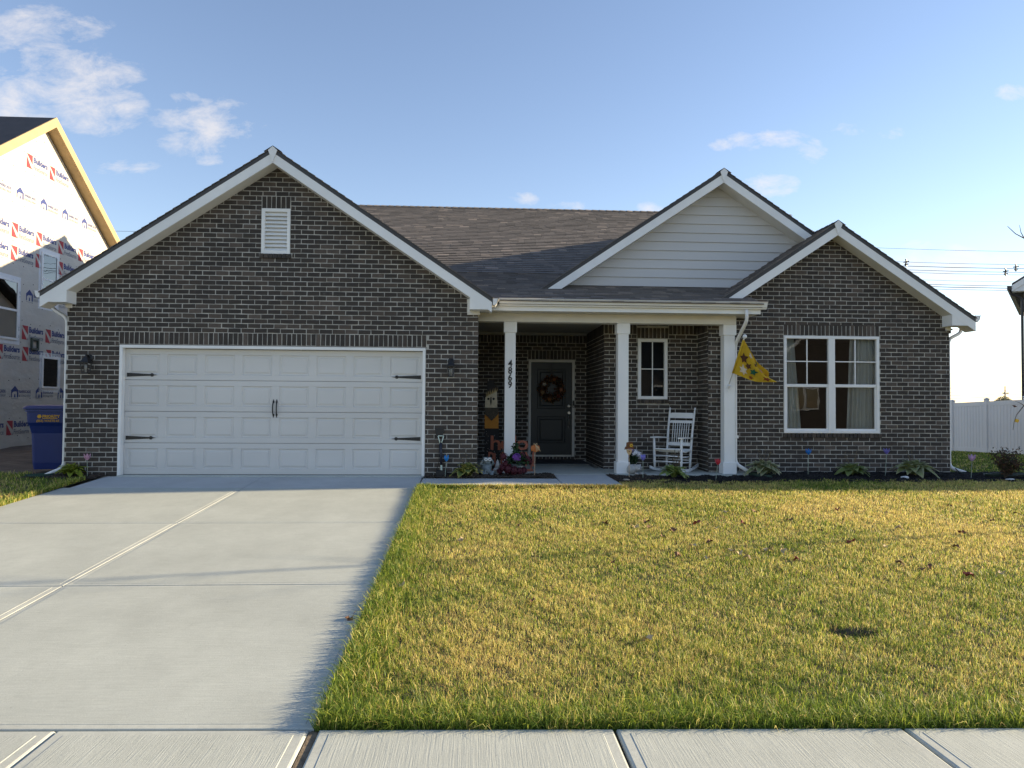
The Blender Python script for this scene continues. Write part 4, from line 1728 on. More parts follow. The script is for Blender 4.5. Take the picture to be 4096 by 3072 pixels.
# the houses across the street, seen only as reflections in the window glass
far_house(10.5, 19.5, -38, -27.5, 2.9, 3.2, 'grey house across the street with white gable trim', GREYS, 1, -.7)
far_house(22.0, 34.0, -39, -28, 3.2, 4.2, 'brown brick house across the street with white gable trim', mat('far_brick', (.07, .055, .048), .85, .2, 3), 1, -.7)

# ------------------------------------------------------------------ vinyl fence
def fence_z(y):
    return soil_z(23.8, y)


fence = empty('vinyl_fence', (23.8, 12.0, fence_z(12)), label='white vinyl privacy fence beyond the side yard', cat='fence')
FX = 23.8
fy = [14.88 + 1.86 * k for k in range(3, -9, -1)]
for y in fy:
    z = fence_z(y)
    b = MB()
    b.bbox(FX - .064, FX + .064, y - .064, y + .064, z - .05, z + 1.90, .006)
    po = b.build('post', FENCEV, fence)
    b = MB()
    b.lathe([(.112, 0), (.112, .02), (.03, .055), (.002, .065)], 4, (FX, y, z + 1.90), 0, None, math.pi / 4)
    b.build('post_cap', FENCEV, po)
for ya, yb in zip(fy[:-1], fy[1:]):
    ya, yb = max(ya, yb) - .064, min(ya, yb) + .064
    za, zb_ = fence_z(ya), fence_z(yb)
    for (l0, l1, nm) in ((.02, .17, 'bottom_rail'), (1.68, 1.83, 'top_rail')):
        b = MB()
        b.prism([(FX - .025, ya, za + l0), (FX - .025, yb, zb_ + l0), (FX - .025, yb, zb_ + l1), (FX - .025, ya, za + l1)], (.05, 0, 0))
        fix_normals(b.build(nm, FENCEV, fence))
    n = 11
    for i in range(n):
        y1_, y0_ = ya + (yb - ya) * i / n, ya + (yb - ya) * (i + 1) / n
        zz = fence_z((y0_ + y1_) / 2)
        b = MB()
        b.bbox(FX - .014, FX + .014, y0_ + .004, y1_ - .004, zz + .16, zz + 1.69, .010)
        b.build('picket', FENCEV, fence)

# ------------------------------------------------------------------ power lines and pole
WIRE = mat('line_wire', (.035, .04, .05), .6)
WY_ = 46.0


def wire(py, r, label, y=WY_, x0=-90, x1=120, sag=.35):
    p = atY(3953, py, y)
    b = MB()
    pts = []
    for k in range(43):
        x = x0 + (x1 - x0) * k / 42
        t = ((x - p.x) / 45.0)
        pts.append((x, y, p.z + sag * (math.cos(t * math.pi * 2) - 1) * -.5 - 0.0))
    b.tube(pts, r, 5)
    return tag(b.build('overhead_wire', WIRE), label, 'wire', 'overhead wires behind the house')


for py, r, lb in ((1004.5, .013, 'thin top wire of the overhead line behind the house'), (1057, .015, 'thin second wire of the overhead line behind the house'),
                  (1073, .024, 'thick upper cable of the overhead line with spacers'), (1088, .019, 'upper middle cable just below the thick spaced cable'),
                  (1098, .016, 'middle cable of the overhead line below two thicker ones'), (1126, .012, 'thinnest lower wire of the overhead line'),
                  (1143, .020, 'lower cable directly above the thickest low cable'), (1152, .027, 'thickest low cable of the overhead line'),
                  (1161, .018, 'lowest cable of the overhead line behind the house')):
    wire(py, r, lb, sag=.25)
for (px_, py_, lb) in ((3625, 1050, 'black wire spacer over the wing roof'), (4023, 1088, 'black wire spacer on the lower pair of thick cables'), (4064, 1070, 'black wire spacer on the upper thick cable')):
    p = atY(px_, py_, WY_ - .06)
    b = MB()
    b.tube([p + Vector((-.05, 0, .28)), p + Vector((.03, 0, .08)), p + Vector((-.06, 0, -.12)), p + Vector((.02, 0, -.32))], .06, 6)
    b.tube([p + Vector((-.22, 0, .02)), p + Vector((.22, 0, .10))], .05, 6)
    b.tube([p + Vector((-.14, 0, -.2)), p + Vector((.16, 0, -.12))], .05, 6)
    tag(b.build('wire_spacer', BLACKIRON), lb, 'spacer', 'wire spacers')
pp = atY(4020, 1545, 120.0)
pole = empty('utility_pole', (pp.x, 120, -1.1), label='distant grey utility pole beyond the fence', cat='pole')
PW = mat('weathered_pole', (.30, .29, .28), .9, .2, 5)
b = MB()
b.tube([(pp.x, 120, -1.1), (pp.x, 120, pp.z)], [.15, .10], 8)
b.build('shaft', PW, pole)
for dz_, w in ((1.5, .55), (2.7, .75)):
    b = MB()
    b.box(pp.x - w, pp.x + w, 119.8, 119.95, pp.z - dz_, pp.z - dz_ + .14)
    for s in (-1, -.5, .5, 1):
        b.lathe([(.07, 0), (.09, .12), (.05, .25)], 6, (pp.x + s * w * .93, 119.88, pp.z - dz_ + .14))
    b.build('crossarm', PW, pole)
for i, (py, x0) in enumerate(((1546, -.9), (1563, -.5), (1576, .5), (1587, .9))):
    z = atY(4020, py, 120).z
    b = MB()
    b.tube([(pp.x + t * 55, 120 - abs(t) * 0, z - 1.1 * (1 - (abs(t) - 1) ** 2) * (1 if abs(t) < 2 else 0) * 1.0) for t in np.linspace(-2, 2, 33)], .022, 4)
    tag(b.build('overhead_wire', WIRE), ('top', 'second', 'third', 'lowest')[i] + ' far wire strung to the distant utility pole', 'wire', 'wires of the distant pole')

# ------------------------------------------------------------------ leaf clump helper for trees and shrubs
LEAF = leaf_mat('foliage')


def leaf_cloud(name, pts, size, cols, parent, flat=0.0, mt=None, aspect=.55):
    """many small pointed leaves at the given points"""
    n = len(pts)
    pts = np.asarray(pts, float)
    d = rng.normal(size=(n, 3))
    d /= np.linalg.norm(d, axis=1)[:, None]
    d[:, 2] *= (1 - flat)
    d /= np.linalg.norm(d, axis=1)[:, None]
    e = rng.normal(size=(n, 3))
    e -= (e * d).sum(1)[:, None] * d
    e /= np.linalg.norm(e, axis=1)[:, None]
    s = size * rng.uniform(.7, 1.3, n)[:, None]
    v = np.stack([pts - d * s * .5, pts + e * s * .5 * aspect, pts + d * s * .5, pts - e * s * .5 * aspect], 1).reshape(-1, 3)
    f = np.arange(4 * n).reshape(-1, 4)
    c = np.asarray(cols)[rng.integers(0, len(cols), n)] * rng.uniform(.7, 1.3, n)[:, None]
    return np_mesh(name, v, [(f, 4)], np.repeat(c, 4, 0), mt or LEAF, parent)


def np_mesh(name, v, fgroups, col, mt, parent=None, attr='leafcol'):
    me = bpy.data.meshes.new(name)
    me.vertices.add(len(v))
    me.vertices.foreach_set('co', np.ascontiguousarray(v, dtype=np.float32).ravel())
    loops = np.concatenate([f.ravel() for f, k in fgroups])
    tot = np.concatenate([np.full(len(f), k) for f, k in fgroups])
    start = np.concatenate([[0], np.cumsum(tot)[:-1]])
    me.loops.add(len(loops))
    me.loops.foreach_set('vertex_index', loops.astype(np.int32))
    me.polygons.add(len(tot))
    me.polygons.foreach_set('loop_start', start.astype(np.int32))
    me.polygons.foreach_set('loop_total', tot.astype(np.int32))
    me.update(calc_edges=True)
    if col is not None:
        a = me.attributes.new(attr, 'FLOAT_COLOR', 'POINT')
        c4 = np.ones((len(v), 4), np.float32)
        c4[:, :3] = col
        a.data.foreach_set('color', c4.ravel())
    me.materials.append(mt)
    return link(name, me, parent)


# distant evergreen behind the fence
tp = atY(4014, 1578, 70.0)
tree = empty('evergreen_tree', (tp.x, 70, -1.1), label='bushy green tree top showing above the vinyl fence', cat='tree')
b = MB()
b.tube([(tp.x, 70, -1.1), (tp.x, 70, tp.z - .6)], [.18, .05], 8)
b.build('trunk', mat('bark', (.09, .07, .055), .95, .3, 14, .6, 40), tree)
ps = []
while len(ps) < 2600:
    q = rng.uniform(-1, 1, 3)
    if (q ** 2).sum() < 1 and (math.sin(q[0] * 9) * math.sin(q[1] * 8 + 1) * math.sin(q[2] * 8) > -.3):
        ps.append((tp.x + q[0] * 1.15, 70 + q[1] * 1.0, tp.z - 1.35 + q[2] * 1.25 * (1 - .25 * abs(q[0]))))
leaf_cloud('crown', ps, .16, [(.06, .085, .04), (.09, .11, .05), (.045, .065, .035)], tree)

# young street-side tree just right of the frame: its twigs reach into the picture
BARK = MATS['bark']
yt = empty('young_tree', (12.35, -4.0, soil_z(12.35, -4.0)), label='young nearly bare tree beside the lawn with a yellow leaf', cat='tree')
z0 = soil_z(12.35, -4.0)
b = MB()
b.tube([(12.35, -4, z0 - .05), (12.34, -4, z0 + .8), (12.37, -3.98, z0 + 1.8), (12.33, -4.02, z0 + 3.1), (12.36, -4, z0 + 4.3)], [.030, .026, .022, .015, .006], 8)
b.build('trunk', BARK, yt, smooth=True)
tw = MB()
q0, q1, q2 = atY(4030, 905, -4.05), atY(4062, 935, -4.05), atY(4110, 960, -4.03)
tw.tube([q0, q1, q2, (12.34, -4.01, z0 + 2.75)], [.003, .005, .008, .014], 5)
q3 = atY(4078, 900, -4.03)
tw.tube([q3, atY(4084, 930, -4.03), atY(4098, 955, -4.03)], [.002, .004, .006], 5)
q5, q6, q7 = atY(4052, 1720, -4.1), atY(4066, 1660, -4.1), atY(4096, 1622, -4.08)
tw.tube([q5, atY(4056, 1690, -4.1), q6, q7, (12.1, -4.02, z0 + 1.55), (12.35, -4.0, z0 + 1.35)], [.002, .003, .004, .006, .009, .013], 5)
tw.tube([atY(4060, 1604, -4.1), atY(4080, 1612, -4.1), q7], [.002, .003, .004], 5)
for k in range(13):
    h = 1.5 + k * .2
    a = k * 2.4
    l = .9 * (1 - (h - 1.5) / 4.5)
    if math.cos(a) < -.2:
        a += math.pi
    p0 = Vector((12.35, -4.0, z0 + h))
    p1 = p0 + Vector((math.cos(a) * l * .5, math.sin(a) * l * .5, .25))
    tw.tube([p0, p1, p0 + Vector((math.cos(a) * l, math.sin(a) * l, .55))], [.012, .007, .002], 5)
tw.build('branch', BARK, yt, smooth=True)
lv = MB()
lp = atY(4068, 1684, -4.1)
lv.add([lp + Vector(p) for p in ((-.028, 0, .02), (-.01, -.01, .024), (.012, -.012, .016), (.026, 0, .0), (.012, .008, -.022), (-.008, -.008, -.014), (-.022, .004, -.012))], [(0, 1, 6), (1, 2, 5, 6), (2, 3, 4, 5)])
lv.build('leaf', mat('yellow_leaf', (.62, .40, .03), .6, .25, 40), yt)
lv = MB()
lp = atY(4058, 1625, -4.1)
lv.add([lp + Vector(p) for p in ((-.03, 0, .012), (.0, -.008, .012), (.032, 0, -.006), (.0, .004, -.012))], [(0, 1, 3), (1, 2, 3)])
lv.build('leaf', mat('dry_leaf', (.13, .055, .04), .7, .25, 40), yt)
b = MB()
for k in range(9):
    pass
mr2 = grid_mesh('tree_mulch', [11.95, 12.1, 12.35, 12.6, 12.75], [-4.4, -4.2, -4.0, -3.8, -3.6], lambda x, y: soil_z(x, y) + .05 * max(0, 1 - ((x - 12.35) ** 2 + (y + 4) ** 2) / .2) + .004, mat('mulch_brown', (.045, .033, .026), .95, .4, 30, 1.0, 40, bdist=.02))
tag(link('tree_mulch', mr2), kind='structure')

# ------------------------------------------------------------------ planting beds
MULCH_B = MATS['mulch_brown']
MULCH_K = mat('mulch_black', (.016, .015, .016), .95, .4, 30, 1.0, 40, bdist=.02)


def bump2(x, y):
    return .012 * math.sin(x * 11 + y * 7) + .010 * math.sin(x * 23 - y * 17 + 1)


def bed_left(x, y):
    return max(soil_z(x, y) + .012, -.045) + bump2(x, y) * .8


def bed_entry(x, y):
    return -.020 + bump2(x, y) * .7


def bed_right(x, y):
    t = min(1, max(0, (y + .45) / 1.0))
    return (turf_z(x, y) + .006) * (1 - t) + (-.026 if x > 10.5 else -.048) * t + bump2(x, y) * .8


def chips(name, pts, zf, mt, smin=.012, smax=.05):
    n = len(pts)
    p = np.array([(x, y, zf(x, y) + random.uniform(.001, .012)) for x, y in pts])
    a = rng.uniform(0, math.pi * 2, n)
    tl = rng.normal(0, .28, n)
    d = np.stack([np.cos(a) * np.cos(tl), np.sin(a) * np.cos(tl), np.sin(tl)], 1)
    e = np.stack([-np.sin(a), np.cos(a), rng.normal(0, .3, n)], 1)
    L = rng.uniform(smin, smax, n)[:, None]
    W = rng.uniform(.003, .009, n)[:, None]
    up = np.array([0, 0, .005])
    c0, c1, c2, c3 = p - d * L / 2 - e * W, p + d * L / 2 - e * W, p + d * L / 2 + e * W, p - d * L / 2 + e * W
    v = np.stack([c0, c1, c2, c3, c0 + up, c1 + up, c2 + up, c3 + up], 1).reshape(-1, 3)
    k = np.arange(n)[:, None] * 8
    f = np.concatenate([k + np.array(q) for q in ((4, 5, 6, 7), (0, 1, 5, 4), (1, 2, 6, 5), (2, 3, 7, 6), (3, 0, 4, 7))])
    col = np.repeat(rng.uniform(.5, 1.9, n), 8)[:, None] * np.array([[.05, .038, .03]] if mt == 'b' else [[.018, .017, .018]])
    if mt == 'b':
        pale = np.repeat(rng.random(n) < .06, 8)
        col[pale] = (.17, .13, .09)
    return tag(np_mesh(name, v, [(f, 4)], col, leaf_mat('mulch_chip', rough=.9, trans=0.0) if 'mulch_chip' not in MATS else MATS['mulch_chip']), kind='stuff')


def lin(a, b, n):
    return [a + (b - a) * i / (n - 1) for i in range(n)]


tag(link('mulch_bed', grid_mesh('mulch_bed', lin(-1.35, -.24, 24), lin(-.42, .12, 14), bed_left, MULCH_B)), kind='structure')
tag(link('mulch_bed', grid_mesh('mulch_bed', lin(5.65, 6.945, 40), lin(-.26, .41, 24), bed_entry, MULCH_B)), kind='structure')
tag(link('mulch_bed', grid_mesh('mulch_bed', lin(4.79, 5.65, 26), lin(-.26, .01, 12), bed_entry, MULCH_B)), kind='structure')
tag(link('mulch_bed', grid_mesh('mulch_bed', lin(7.855, 10.55, 60), lin(-.62, .41, 24), bed_right, MULCH_K)), kind='structure')
tag(link('mulch_bed', grid_mesh('mulch_bed', lin(10.54, 15.6, 100), lin(-.35, .88, 26), bed_right, MULCH_K)), kind='structure')
chips('mulch', [(random.uniform(-1.3, -.27), random.uniform(-.38, -.01)) for _ in range(900)], bed_left, 'b')
chips('mulch', [(random.uniform(5.66, 6.93), random.uniform(-.24, .39)) for _ in range(2600)] + [(random.uniform(4.82, 5.66), random.uniform(-.24, -.01)) for _ in range(900)], bed_entry, 'b')
chips('mulch', [(random.uniform(7.87, 8.9), random.uniform(-.6, .40)) for _ in range(1500)], bed_right, 'b')
chips('mulch', [(random.uniform(8.7, 10.5), random.uniform(-.5, .40)) for _ in range(2600)] + [(random.uniform(10.5, 15.4), random.uniform(-.3, .86)) for _ in range(6500)], bed_right, 'k')


# ------------------------------------------------------------------ plants
def vcol(me, cols):
    a = me.attributes.new('leafcol', 'FLOAT_COLOR', 'POINT')
    for i, c in enumerate(cols):
        a.data[i].color = (*c, 1)


def hosta_leaf(L, W, green, edge, droop, seed):
    """broad cupped leaf with a paler margin, base at the origin, along +x"""
    r = random.Random(seed)
    vs_, fs_, cs = [], [], []
    n = 7
    for i in range(n + 1):
        t = i / n
        w = W * (math.sin(math.pi * min(1, t * 1.02) ** .8) ** .75) * (1 - .25 * t) if 0 < t < 1 else .004
        x = L * t
        z = L * (.80 * t - (droop + .18) * t * t)
        for j, s in enumerate((-1, -.62, 0, .62, 1)):
            fold = .25 * abs(s) * w
            vs_.append((x, s * w / 2 + r.uniform(-.002, .002), z + fold + .006 * math.sin(t * 9 + s * 4) - .02 * abs(s) * t))
            cs.append(edge if abs(s) == 1 or i == n else tuple(c * r.uniform(.85, 1.1) for c in green))
    for i in range(n):
        for j in range(4):
            a = i * 5 + j
            fs_.append((a, a + 5, a + 6, a + 1))
    me = bpy.data.meshes.new('leaf')
    me.from_pydata(vs_, [], fs_)
    me.materials.append(LEAF)
    me.polygons.foreach_set('use_smooth', [True] * len(fs_))
    vcol(me, cs)
    return me


def hosta(loc, R, n, green, edge, label, stalks=0, ymix=0.0, flat=0.0):
    R *= 1.18
    n = int(n * 1.7)
    root = empty('hosta', loc, random.uniform(0, 6), label, 'plant', 'hostas along the house front')
    vars_ = []
    for k in range(5):
        gr = green if random.random() > ymix else (.36, .26, .04)
        vars_.append(hosta_leaf(R * random.uniform(.72, .92), R * random.uniform(.52, .66), tuple(2.1 * q for q in gr), tuple(1.5 * q for q in edge), random.uniform(.5, .8) + flat, k))
    for i in range(n):
        o = bpy.data.objects.new('leaf', vars_[i % 5])
        COL.objects.link(o)
        o.parent = root
        ring = i / n
        o.rotation_euler = (random.uniform(-.25, .25), -1.15 + 1.15 * ring + random.uniform(-.15, .15), i * 2.39996 + random.uniform(-.2, .2))
        s = .62 + .48 * ring
        o.scale = (s, s, s)
        o.location = (random.uniform(-.05, .05), random.uniform(-.05, .05), .02 + .07 * (1 - ring))
    if stalks:
        STK = mat('dry_stalk', (.12, .095, .06), .9, .3, 30)
        for k in range(stalks):
            a = random.uniform(0, 6.28)
            h = random.uniform(.32, .52)
            b = MB()
            pts = [(0, 0, 0), (math.cos(a) * .05, math.sin(a) * .05, h * .5), (math.cos(a) * .13, math.sin(a) * .13, h)]
            b.tube(pts, [.0035, .0028, .0016], 5)
            for q in range(8):
                t = random.uniform(.6, 1)
                c = Vector(pts[1]).lerp(Vector(pts[2]), (t - .5) * 2)
                b.ball((c.x + random.uniform(-.015, .015), c.y + random.uniform(-.015, .015), c.z), (.005, .005, .011), 5, 4)
            b.build('flower_stalk', STK, root, world=False)
    return root


G1, G2 = (.085, .13, .035), (.06, .085, .04)
EY_, EW = (.34, .33, .10), (.38, .38, .22)


def bedp(px, y, f):
    p = atY(px, 1890, y)
    return (p.x, y, f(p.x, y) + .005)


hosta(bedp(283, -.17, bed_left), .21, 26, (.13, .16, .02), (.20, .22, .03), 'yellow-green hosta beside the garage wall near the blue bin', flat=.1)
hosta(bedp(1872, -.12, bed_entry), .27, 22, (.075, .10, .03), (.42, .36, .10), 'yellowing hosta with cream margins beside the dustpan and shovel', stalks=4, ymix=.25)
hosta(bedp(2693, -.05, bed_right), .25, 26, (.095, .14, .035), (.28, .32, .12), 'green hosta with dry flower stalks in front of the rocking chair', stalks=6)
hosta(bedp(3055, .38, bed_right), .30, 28, (.13, .15, .075), (.40, .39, .25), 'pale cream-edged hosta next to the porch downspout', stalks=5, flat=.05)
hosta(bedp(3410, .36, bed_right), .27, 24, (.10, .135, .045), (.20, .24, .10), 'plain green hosta under the wing window', stalks=4, flat=.1)
hosta(bedp(3655, .30, bed_right), .36, 28, (.14, .165, .075), (.33, .34, .20), 'large grey-green hosta below the wing wall next to a white stone', stalks=3, flat=.12)


def tulip(px, y, f, col, h, label, lean=0.0, size=1.0):
    x, yy, z = bedp(px, y, f)
    root = empty('tulip_stake', (x, yy, z - .01), 0, label, 'garden stake', 'tulip stakes in the front beds')
    b = MB()
    b.tube([(0, 0, -.03), (lean * .5, 0, h * .5), (lean, 0, h)], .0045, 6)
    b.build('stake', mat('pale_green_stake', (.30, .36, .30), .6), root, world=False)
    m_ = mat('tulip_' + str(len(MATS)), col, .45, .15, 30)
    for k in range(6):
        a = k * math.pi / 3
        out = 1.0 if k % 2 else .86
        b = MB()
        n = 6
        for i in range(n):
            q = []
            for (di, s) in ((0, -1), (1, -1), (1, 1), (0, 1)):
                t = (i + di) / n
                r = (.012 + .036 * math.sin(min(1, t * 1.35) * math.pi * .62) + (.012 * max(0, t - .7) / .3)) * out * size
                w = .95 * (1 - t ** 2.2) * .62 + (.02 if t < 1 else 0)
                zz = (.105 * t) * size
                q.append((math.cos(a + s * w) * r, math.sin(a + s * w) * r, zz))
            b.face(q)
        o = b.build('petal', m_, root, smooth=True, world=False)
        o.location = (lean, 0, h - .005)
    return root


tulip(350, -.12, bed_left, (.55, .30, .42), .27, 'pink tulip stake in the mulch left of the garage', -.01)
tulip(1780, -.15, bed_entry, (.02, .22, .62), .27, 'bright blue tulip stake between the shovel and the yellowing hosta', .02)
tulip(2572, -.17, bed_right, (.20, .19, .62), .31, 'purple-blue tulip stake beside the white animal statue', 0, .95)
tulip(2862, -.1, bed_right, (.50, .03, .05), .27, 'red tulip stake before the right porch column', .04)
tulip(3232, .35, bed_right, (.01, .16, .55), .37, 'blue tulip stake below the wing window', .01)
tulip(3540, .32, bed_right, (.15, .13, .46), .40, 'purple tulip stake between the two hostas under the wing window', .03)
tulip(3884, .15, bed_right, (.52, .33, .55), .30, 'pink tulip stake beside the coiled garden hose', .02, 1.15)

# small dark shrub at the end of the bed
sx, sy = 14.62, -.02
sp = atY(4020, 1925, sy)
shrub = empty('shrub', (sp.x, sy, bed_right(15.0, sy)), label='small reddish-brown leafy shrub beside the garden hose', cat='shrub')
b = MB()
lp_ = []
for k in range(16):
    a = random.uniform(0, 6.28)
    rr = random.uniform(.10, .26)
    h = random.uniform(.22, .46)
    e = Vector((math.cos(a) * rr, math.sin(a) * rr, h))
    b.tube([(0, 0, 0), e * .5 + Vector((0, 0, .05)), e], [.006, .004, .002], 5)
    for q in range(80):
        c = e * random.uniform(.25, 1.08) + Vector((random.gauss(0, .04), random.gauss(0, .04), random.gauss(0, .03) + .03))
        lp_.append((c.x + shrub.location.x, c.y + sy, c.z + shrub.location.z))
b.build('stem', BARK, shrub, world=False)
leaf_cloud('foliage', lp_, .042, [(.085, .042, .028), (.05, .042, .025), (.10, .055, .035), (.045, .05, .025)], shrub)

# hose, splash blocks, stones ------------------------------------------------
HOSE = mat('green_hose', (.018, .035, .025), .45, .2, 20)
b = MB()
hp = []
x0h, y0h = 14.50, .42
for k in range(150):
    t = k / 149
    a = t * math.pi * 2 * 4.3
    r1, r2 = .36 - .06 * math.sin(t * 9), .13 + .03 * math.sin(t * 13)
    hp.append((x0h + .27 + math.cos(a) * r1 + .12 * t, .22 + math.sin(a) * r2 - .1 * t, bed_right(x0h + .3, .2) + .018 + .02 * (t * 4.3 % 1) + .014 * math.floor(t * 4.3)))
b.tube([(14.33, .80, .06), (14.345, .72, -.0), (14.42, .6, -.03)] + hp, .0095, 6)
b.tube([hp[-1], (15.05, .12, .0), (15.0, .13, .10), (15.07, .13, .13), (15.13, .13, .06), (15.02, .12, -.02), (15.35, .05, -.02), (15.6, -.05, -.03)], .0095, 6)
tag(b.build('garden_hose', HOSE, smooth=True), 'dark green garden hose coiled at the house corner', 'hose')
SPL = mat('green_splash_block', (.012, .05, .038), .5, .15, 10)


def splash(x, y, z, rz, label):
    root = empty('splash_block', (x, y, z), rz, label, 'splash block', 'splash blocks below the downspouts')
    b = MB()
    b.prism([(-.13, -.2, 0), (.13, -.2, 0), (.09, .20, .02), (-.09, .20, .02)], (0, 0, .018))
    fix_normals(b.build('tray', SPL, root, world=False))
    for s in (-1, 1):
        b = MB()
        b.prism([(s * .13, -.2, .0), (s * .09, .20, .02), (s * .078, .20, .02), (s * .118, -.2, .0)], (0, 0, .05))
        fix_normals(b.build('rim', SPL, root, world=False))


splash(-1.22, -.14, -.04, math.radians(-60), 'dark green splash block under the downspout beside the blue bin')
splash(10.56, .34, bed_right(10.5, .3) + .01, math.radians(52), 'dark green splash block under the porch downspout')
STONE = mat('white_stone', (.62, .63, .63), .8, .12, 18, .5, 40)


def stone(px, y, r, label, sq=.35):
    x, yy, z = bedp(px, y, bed_right)
    b = MB()
    b.ball((0, 0, 0), (r, r * .7, r * sq), 16, 10)
    b.v = [(v[0] * (1 + .1 * math.sin(v[1] * 60 + 1)), v[1], v[2] * (1 + .12 * math.sin(v[0] * 40))) for v in b.v]
    o = b.build('stone', STONE, None, smooth=True)
    o.location = (x, yy, z + r * sq * .4)
    return tag(o, label, 'stone')


stone(3618, -.02, .075, 'flat white stone at the foot of the large grey-green hosta')
stone(4040, -.22, .075, 'small white stone at the lawn edge beside the shrub', .22)
lt = bedp(2505, -.42, bed_right)
dl_ = empty('ground_light', (lt[0], lt[1], lt[2] - .01), label='round flat solar ground light in the mulch before the walk', cat='light')
b = MB()
b.lathe([(.035, 0), (.05, .03), (.056, .036)], 18)
b.build('housing', BLACKIRON, dl_, world=False)
b = MB()
b.lathe([(.056, .036), (.056, .044), (.045, .049), (.02, .05)], 18)
b.build('lens', mat('steel_ring', (.6, .6, .58), .3, metal=.9), dl_, world=False)

# ------------------------------------------------------------------ recycling cart
BLUE = mat('blue_plastic', (.004, .022, .14), .42, .06, 5, .12, 120)
cx, cy = -1.62, 1.05
cz = .0
cart = empty('recycling_cart', (cx, cy, cz), math.radians(8), 'tall blue wheeled recycling cart beside the garage', 'cart')
b = MB()


def cring(w, d, z, r=.06, yo=0.0):
    pts = []
    for (sx_, sy_) in ((1, 1), (-1, 1), (-1, -1), (1, -1)):
        for k in range(5):
            a = {(1, 1): 0, (-1, 1): 90, (-1, -1): 180, (1, -1): 270}[(sx_, sy_)] + k * 22.5
            pts.append((sx_ * (w / 2 - r) + r * math.cos(math.radians(a)), sy_ * (d / 2 - r) + r * math.sin(math.radians(a)) + yo, z))
    return pts


def loft(b, rings, mi=0, cap=True):
    n = len(rings[0])
    for a, c in zip(rings[:-1], rings[1:]):
        for i in range(n):
            j = (i + 1) % n
            b.face([a[i], a[j], c[j], c[i]], mi)
    if cap:
        b.face(list(reversed(rings[0])), mi)
        b.face(rings[-1], mi)


loft(b, [cring(.50, .52, .01), cring(.52, .55, .12), cring(.555, .60, .62), cring(.60, .66, .74), cring(.64, .72, .80), cring(.66, .74, .98), cring(.70, .78, .985), cring(.70, .78, 1.02)])
b.build('body', BLUE, cart, smooth=False, world=False)
b = MB()
loft(b, [cring(.72, .80, 1.022, .05), cring(.735, .82, 1.03, .05), cring(.735, .82, 1.055, .05), cring(.66, .74, 1.085, .05), cring(.3, .4, 1.10, .05)])
b.box(-.28, .28, .40, .47, 1.03, 1.075)
b.build('lid', BLUE, cart, world=False)
b = MB()
b.tube([(-.30, .43, .98), (.30, .43, .98)], .016, 8)
for s in (-1, 1):
    b.box(s * .27 - .02, s * .27 + .02, .36, .44, .95, 1.0)
b.build('handle', BLUE, cart, world=False)
TYRE = mat('black_tyre', (.012, .012, .012), .8)
for s in (-1, 1):
    b = MB()
    Mw = Matrix.Translation((s * .265, .27, .125)) @ Matrix.Rotation(math.pi / 2, 4, 'Y')
    b.lathe([(.06, -.03), (.115, -.03), (.125, -.018), (.125, .018), (.115, .03), (.06, .03)], 24, (0, 0, 0), 0, Mw)
    w = b.build('wheel', TYRE, cart, world=False)
    b = MB()
    b.lathe([(.058, -.031), (.05, -.034), (.02, -.036), (.02, .036), (.05, .034), (.058, .031)], 16, (0, 0, 0), 0, Mw)
    b.build('hub', BLUE, w, world=False)
ORANGE = mat('orange_print', (.60, .32, .02), .6)
b = MB()
for t, sz, xx, zz, bo in (('PRIORITY', .062, -.07, .885, .0025), ('(855) WASTE-65', .05, -.16, .815, .001)):
    vs_, fs_ = text_mesh(t, sz, 0.0005, bo)
    b.add(vs_, fs_, 0, Matrix.Translation((xx, -.372, zz)) @ Matrix.Rotation(math.pi / 2, 4, 'X'))
b.add([(-.115 + .035 * math.cos(k * math.pi / 3), -.373, .905 + .035 * math.sin(k * math.pi / 3)) for k in range(6)], [(0, 1, 2, 3, 4, 5)])
b.box(-.07, .16, -.373, -.372, .866, .876)
b.build('print', ORANGE, cart, world=False)

# ------------------------------------------------------------------ rocking chair
rc = empty('rocking_chair', (9.20, 1.0, -.025), math.radians(-40), 'white slatted wooden rocking chair on the porch', 'rocking chair')
# local: faces -y
WP = WHITEPAINT


def part(name, fn, parent=rc, smooth=True):
    b = MB()
    fn(b)
    return b.build(name, WP, parent, smooth=smooth, world=False)


for s in (-1, 1):
    def rocker(b, s=s):
        pts_o, n = [], 16
        for k in range(n + 1):
            t = k / n
            y = -.42 + .92 * t
            z = .004 + .33 * (y - .03) ** 2
            pts_o.append((y, z))
        for k in range(n):
            (ya, za), (yb, zb_) = pts_o[k], pts_o[k + 1]
            b.prism([(s * .255 - .014, ya, za), (s * .255 - .014, yb, zb_), (s * .255 - .014, yb, zb_ + .048), (s * .255 - .014, ya, za + .048)], (.028, 0, 0))
    part('rocker', rocker, smooth=False)
    part('leg', lambda b, s=s: b.tube([(s * .255, -.235, .06), (s * .257, -.24, .20), (s * .26, -.245, .43), (s * .262, -.25, .60)], [.016, .023, .024, .020], 10))
    part('leg', lambda b, s=s: b.tube([(s * .225, .20, .05), (s * .228, .21, .18), (s * .232, .235, .40), (s * .238, .29, .72), (s * .245, .37, 1.06), (s * .245, .385, 1.10), (s * .246, .39, 1.13), (s * .246, .392, 1.15)],
                                      [.015, .022, .023, .021, .019, .013, .020, .008], 10))
    part('armrest', lambda b, s=s: b.prism([(s * .30, -.33, .605), (s * .235, -.34, .605), (s * .222, -.1, .605), (s * .222, .26, .585), (s * .262, .27, .585), (s * .29, -.05, .605)], (0, 0, .022)), smooth=False)
    for zz in (.17, .27, .37):
        part('side_stretcher', lambda b, s=s, zz=zz: b.tube([(s * .257, -.24, zz + .01), (s * .229, .215, zz - .01)], .0105, 8))
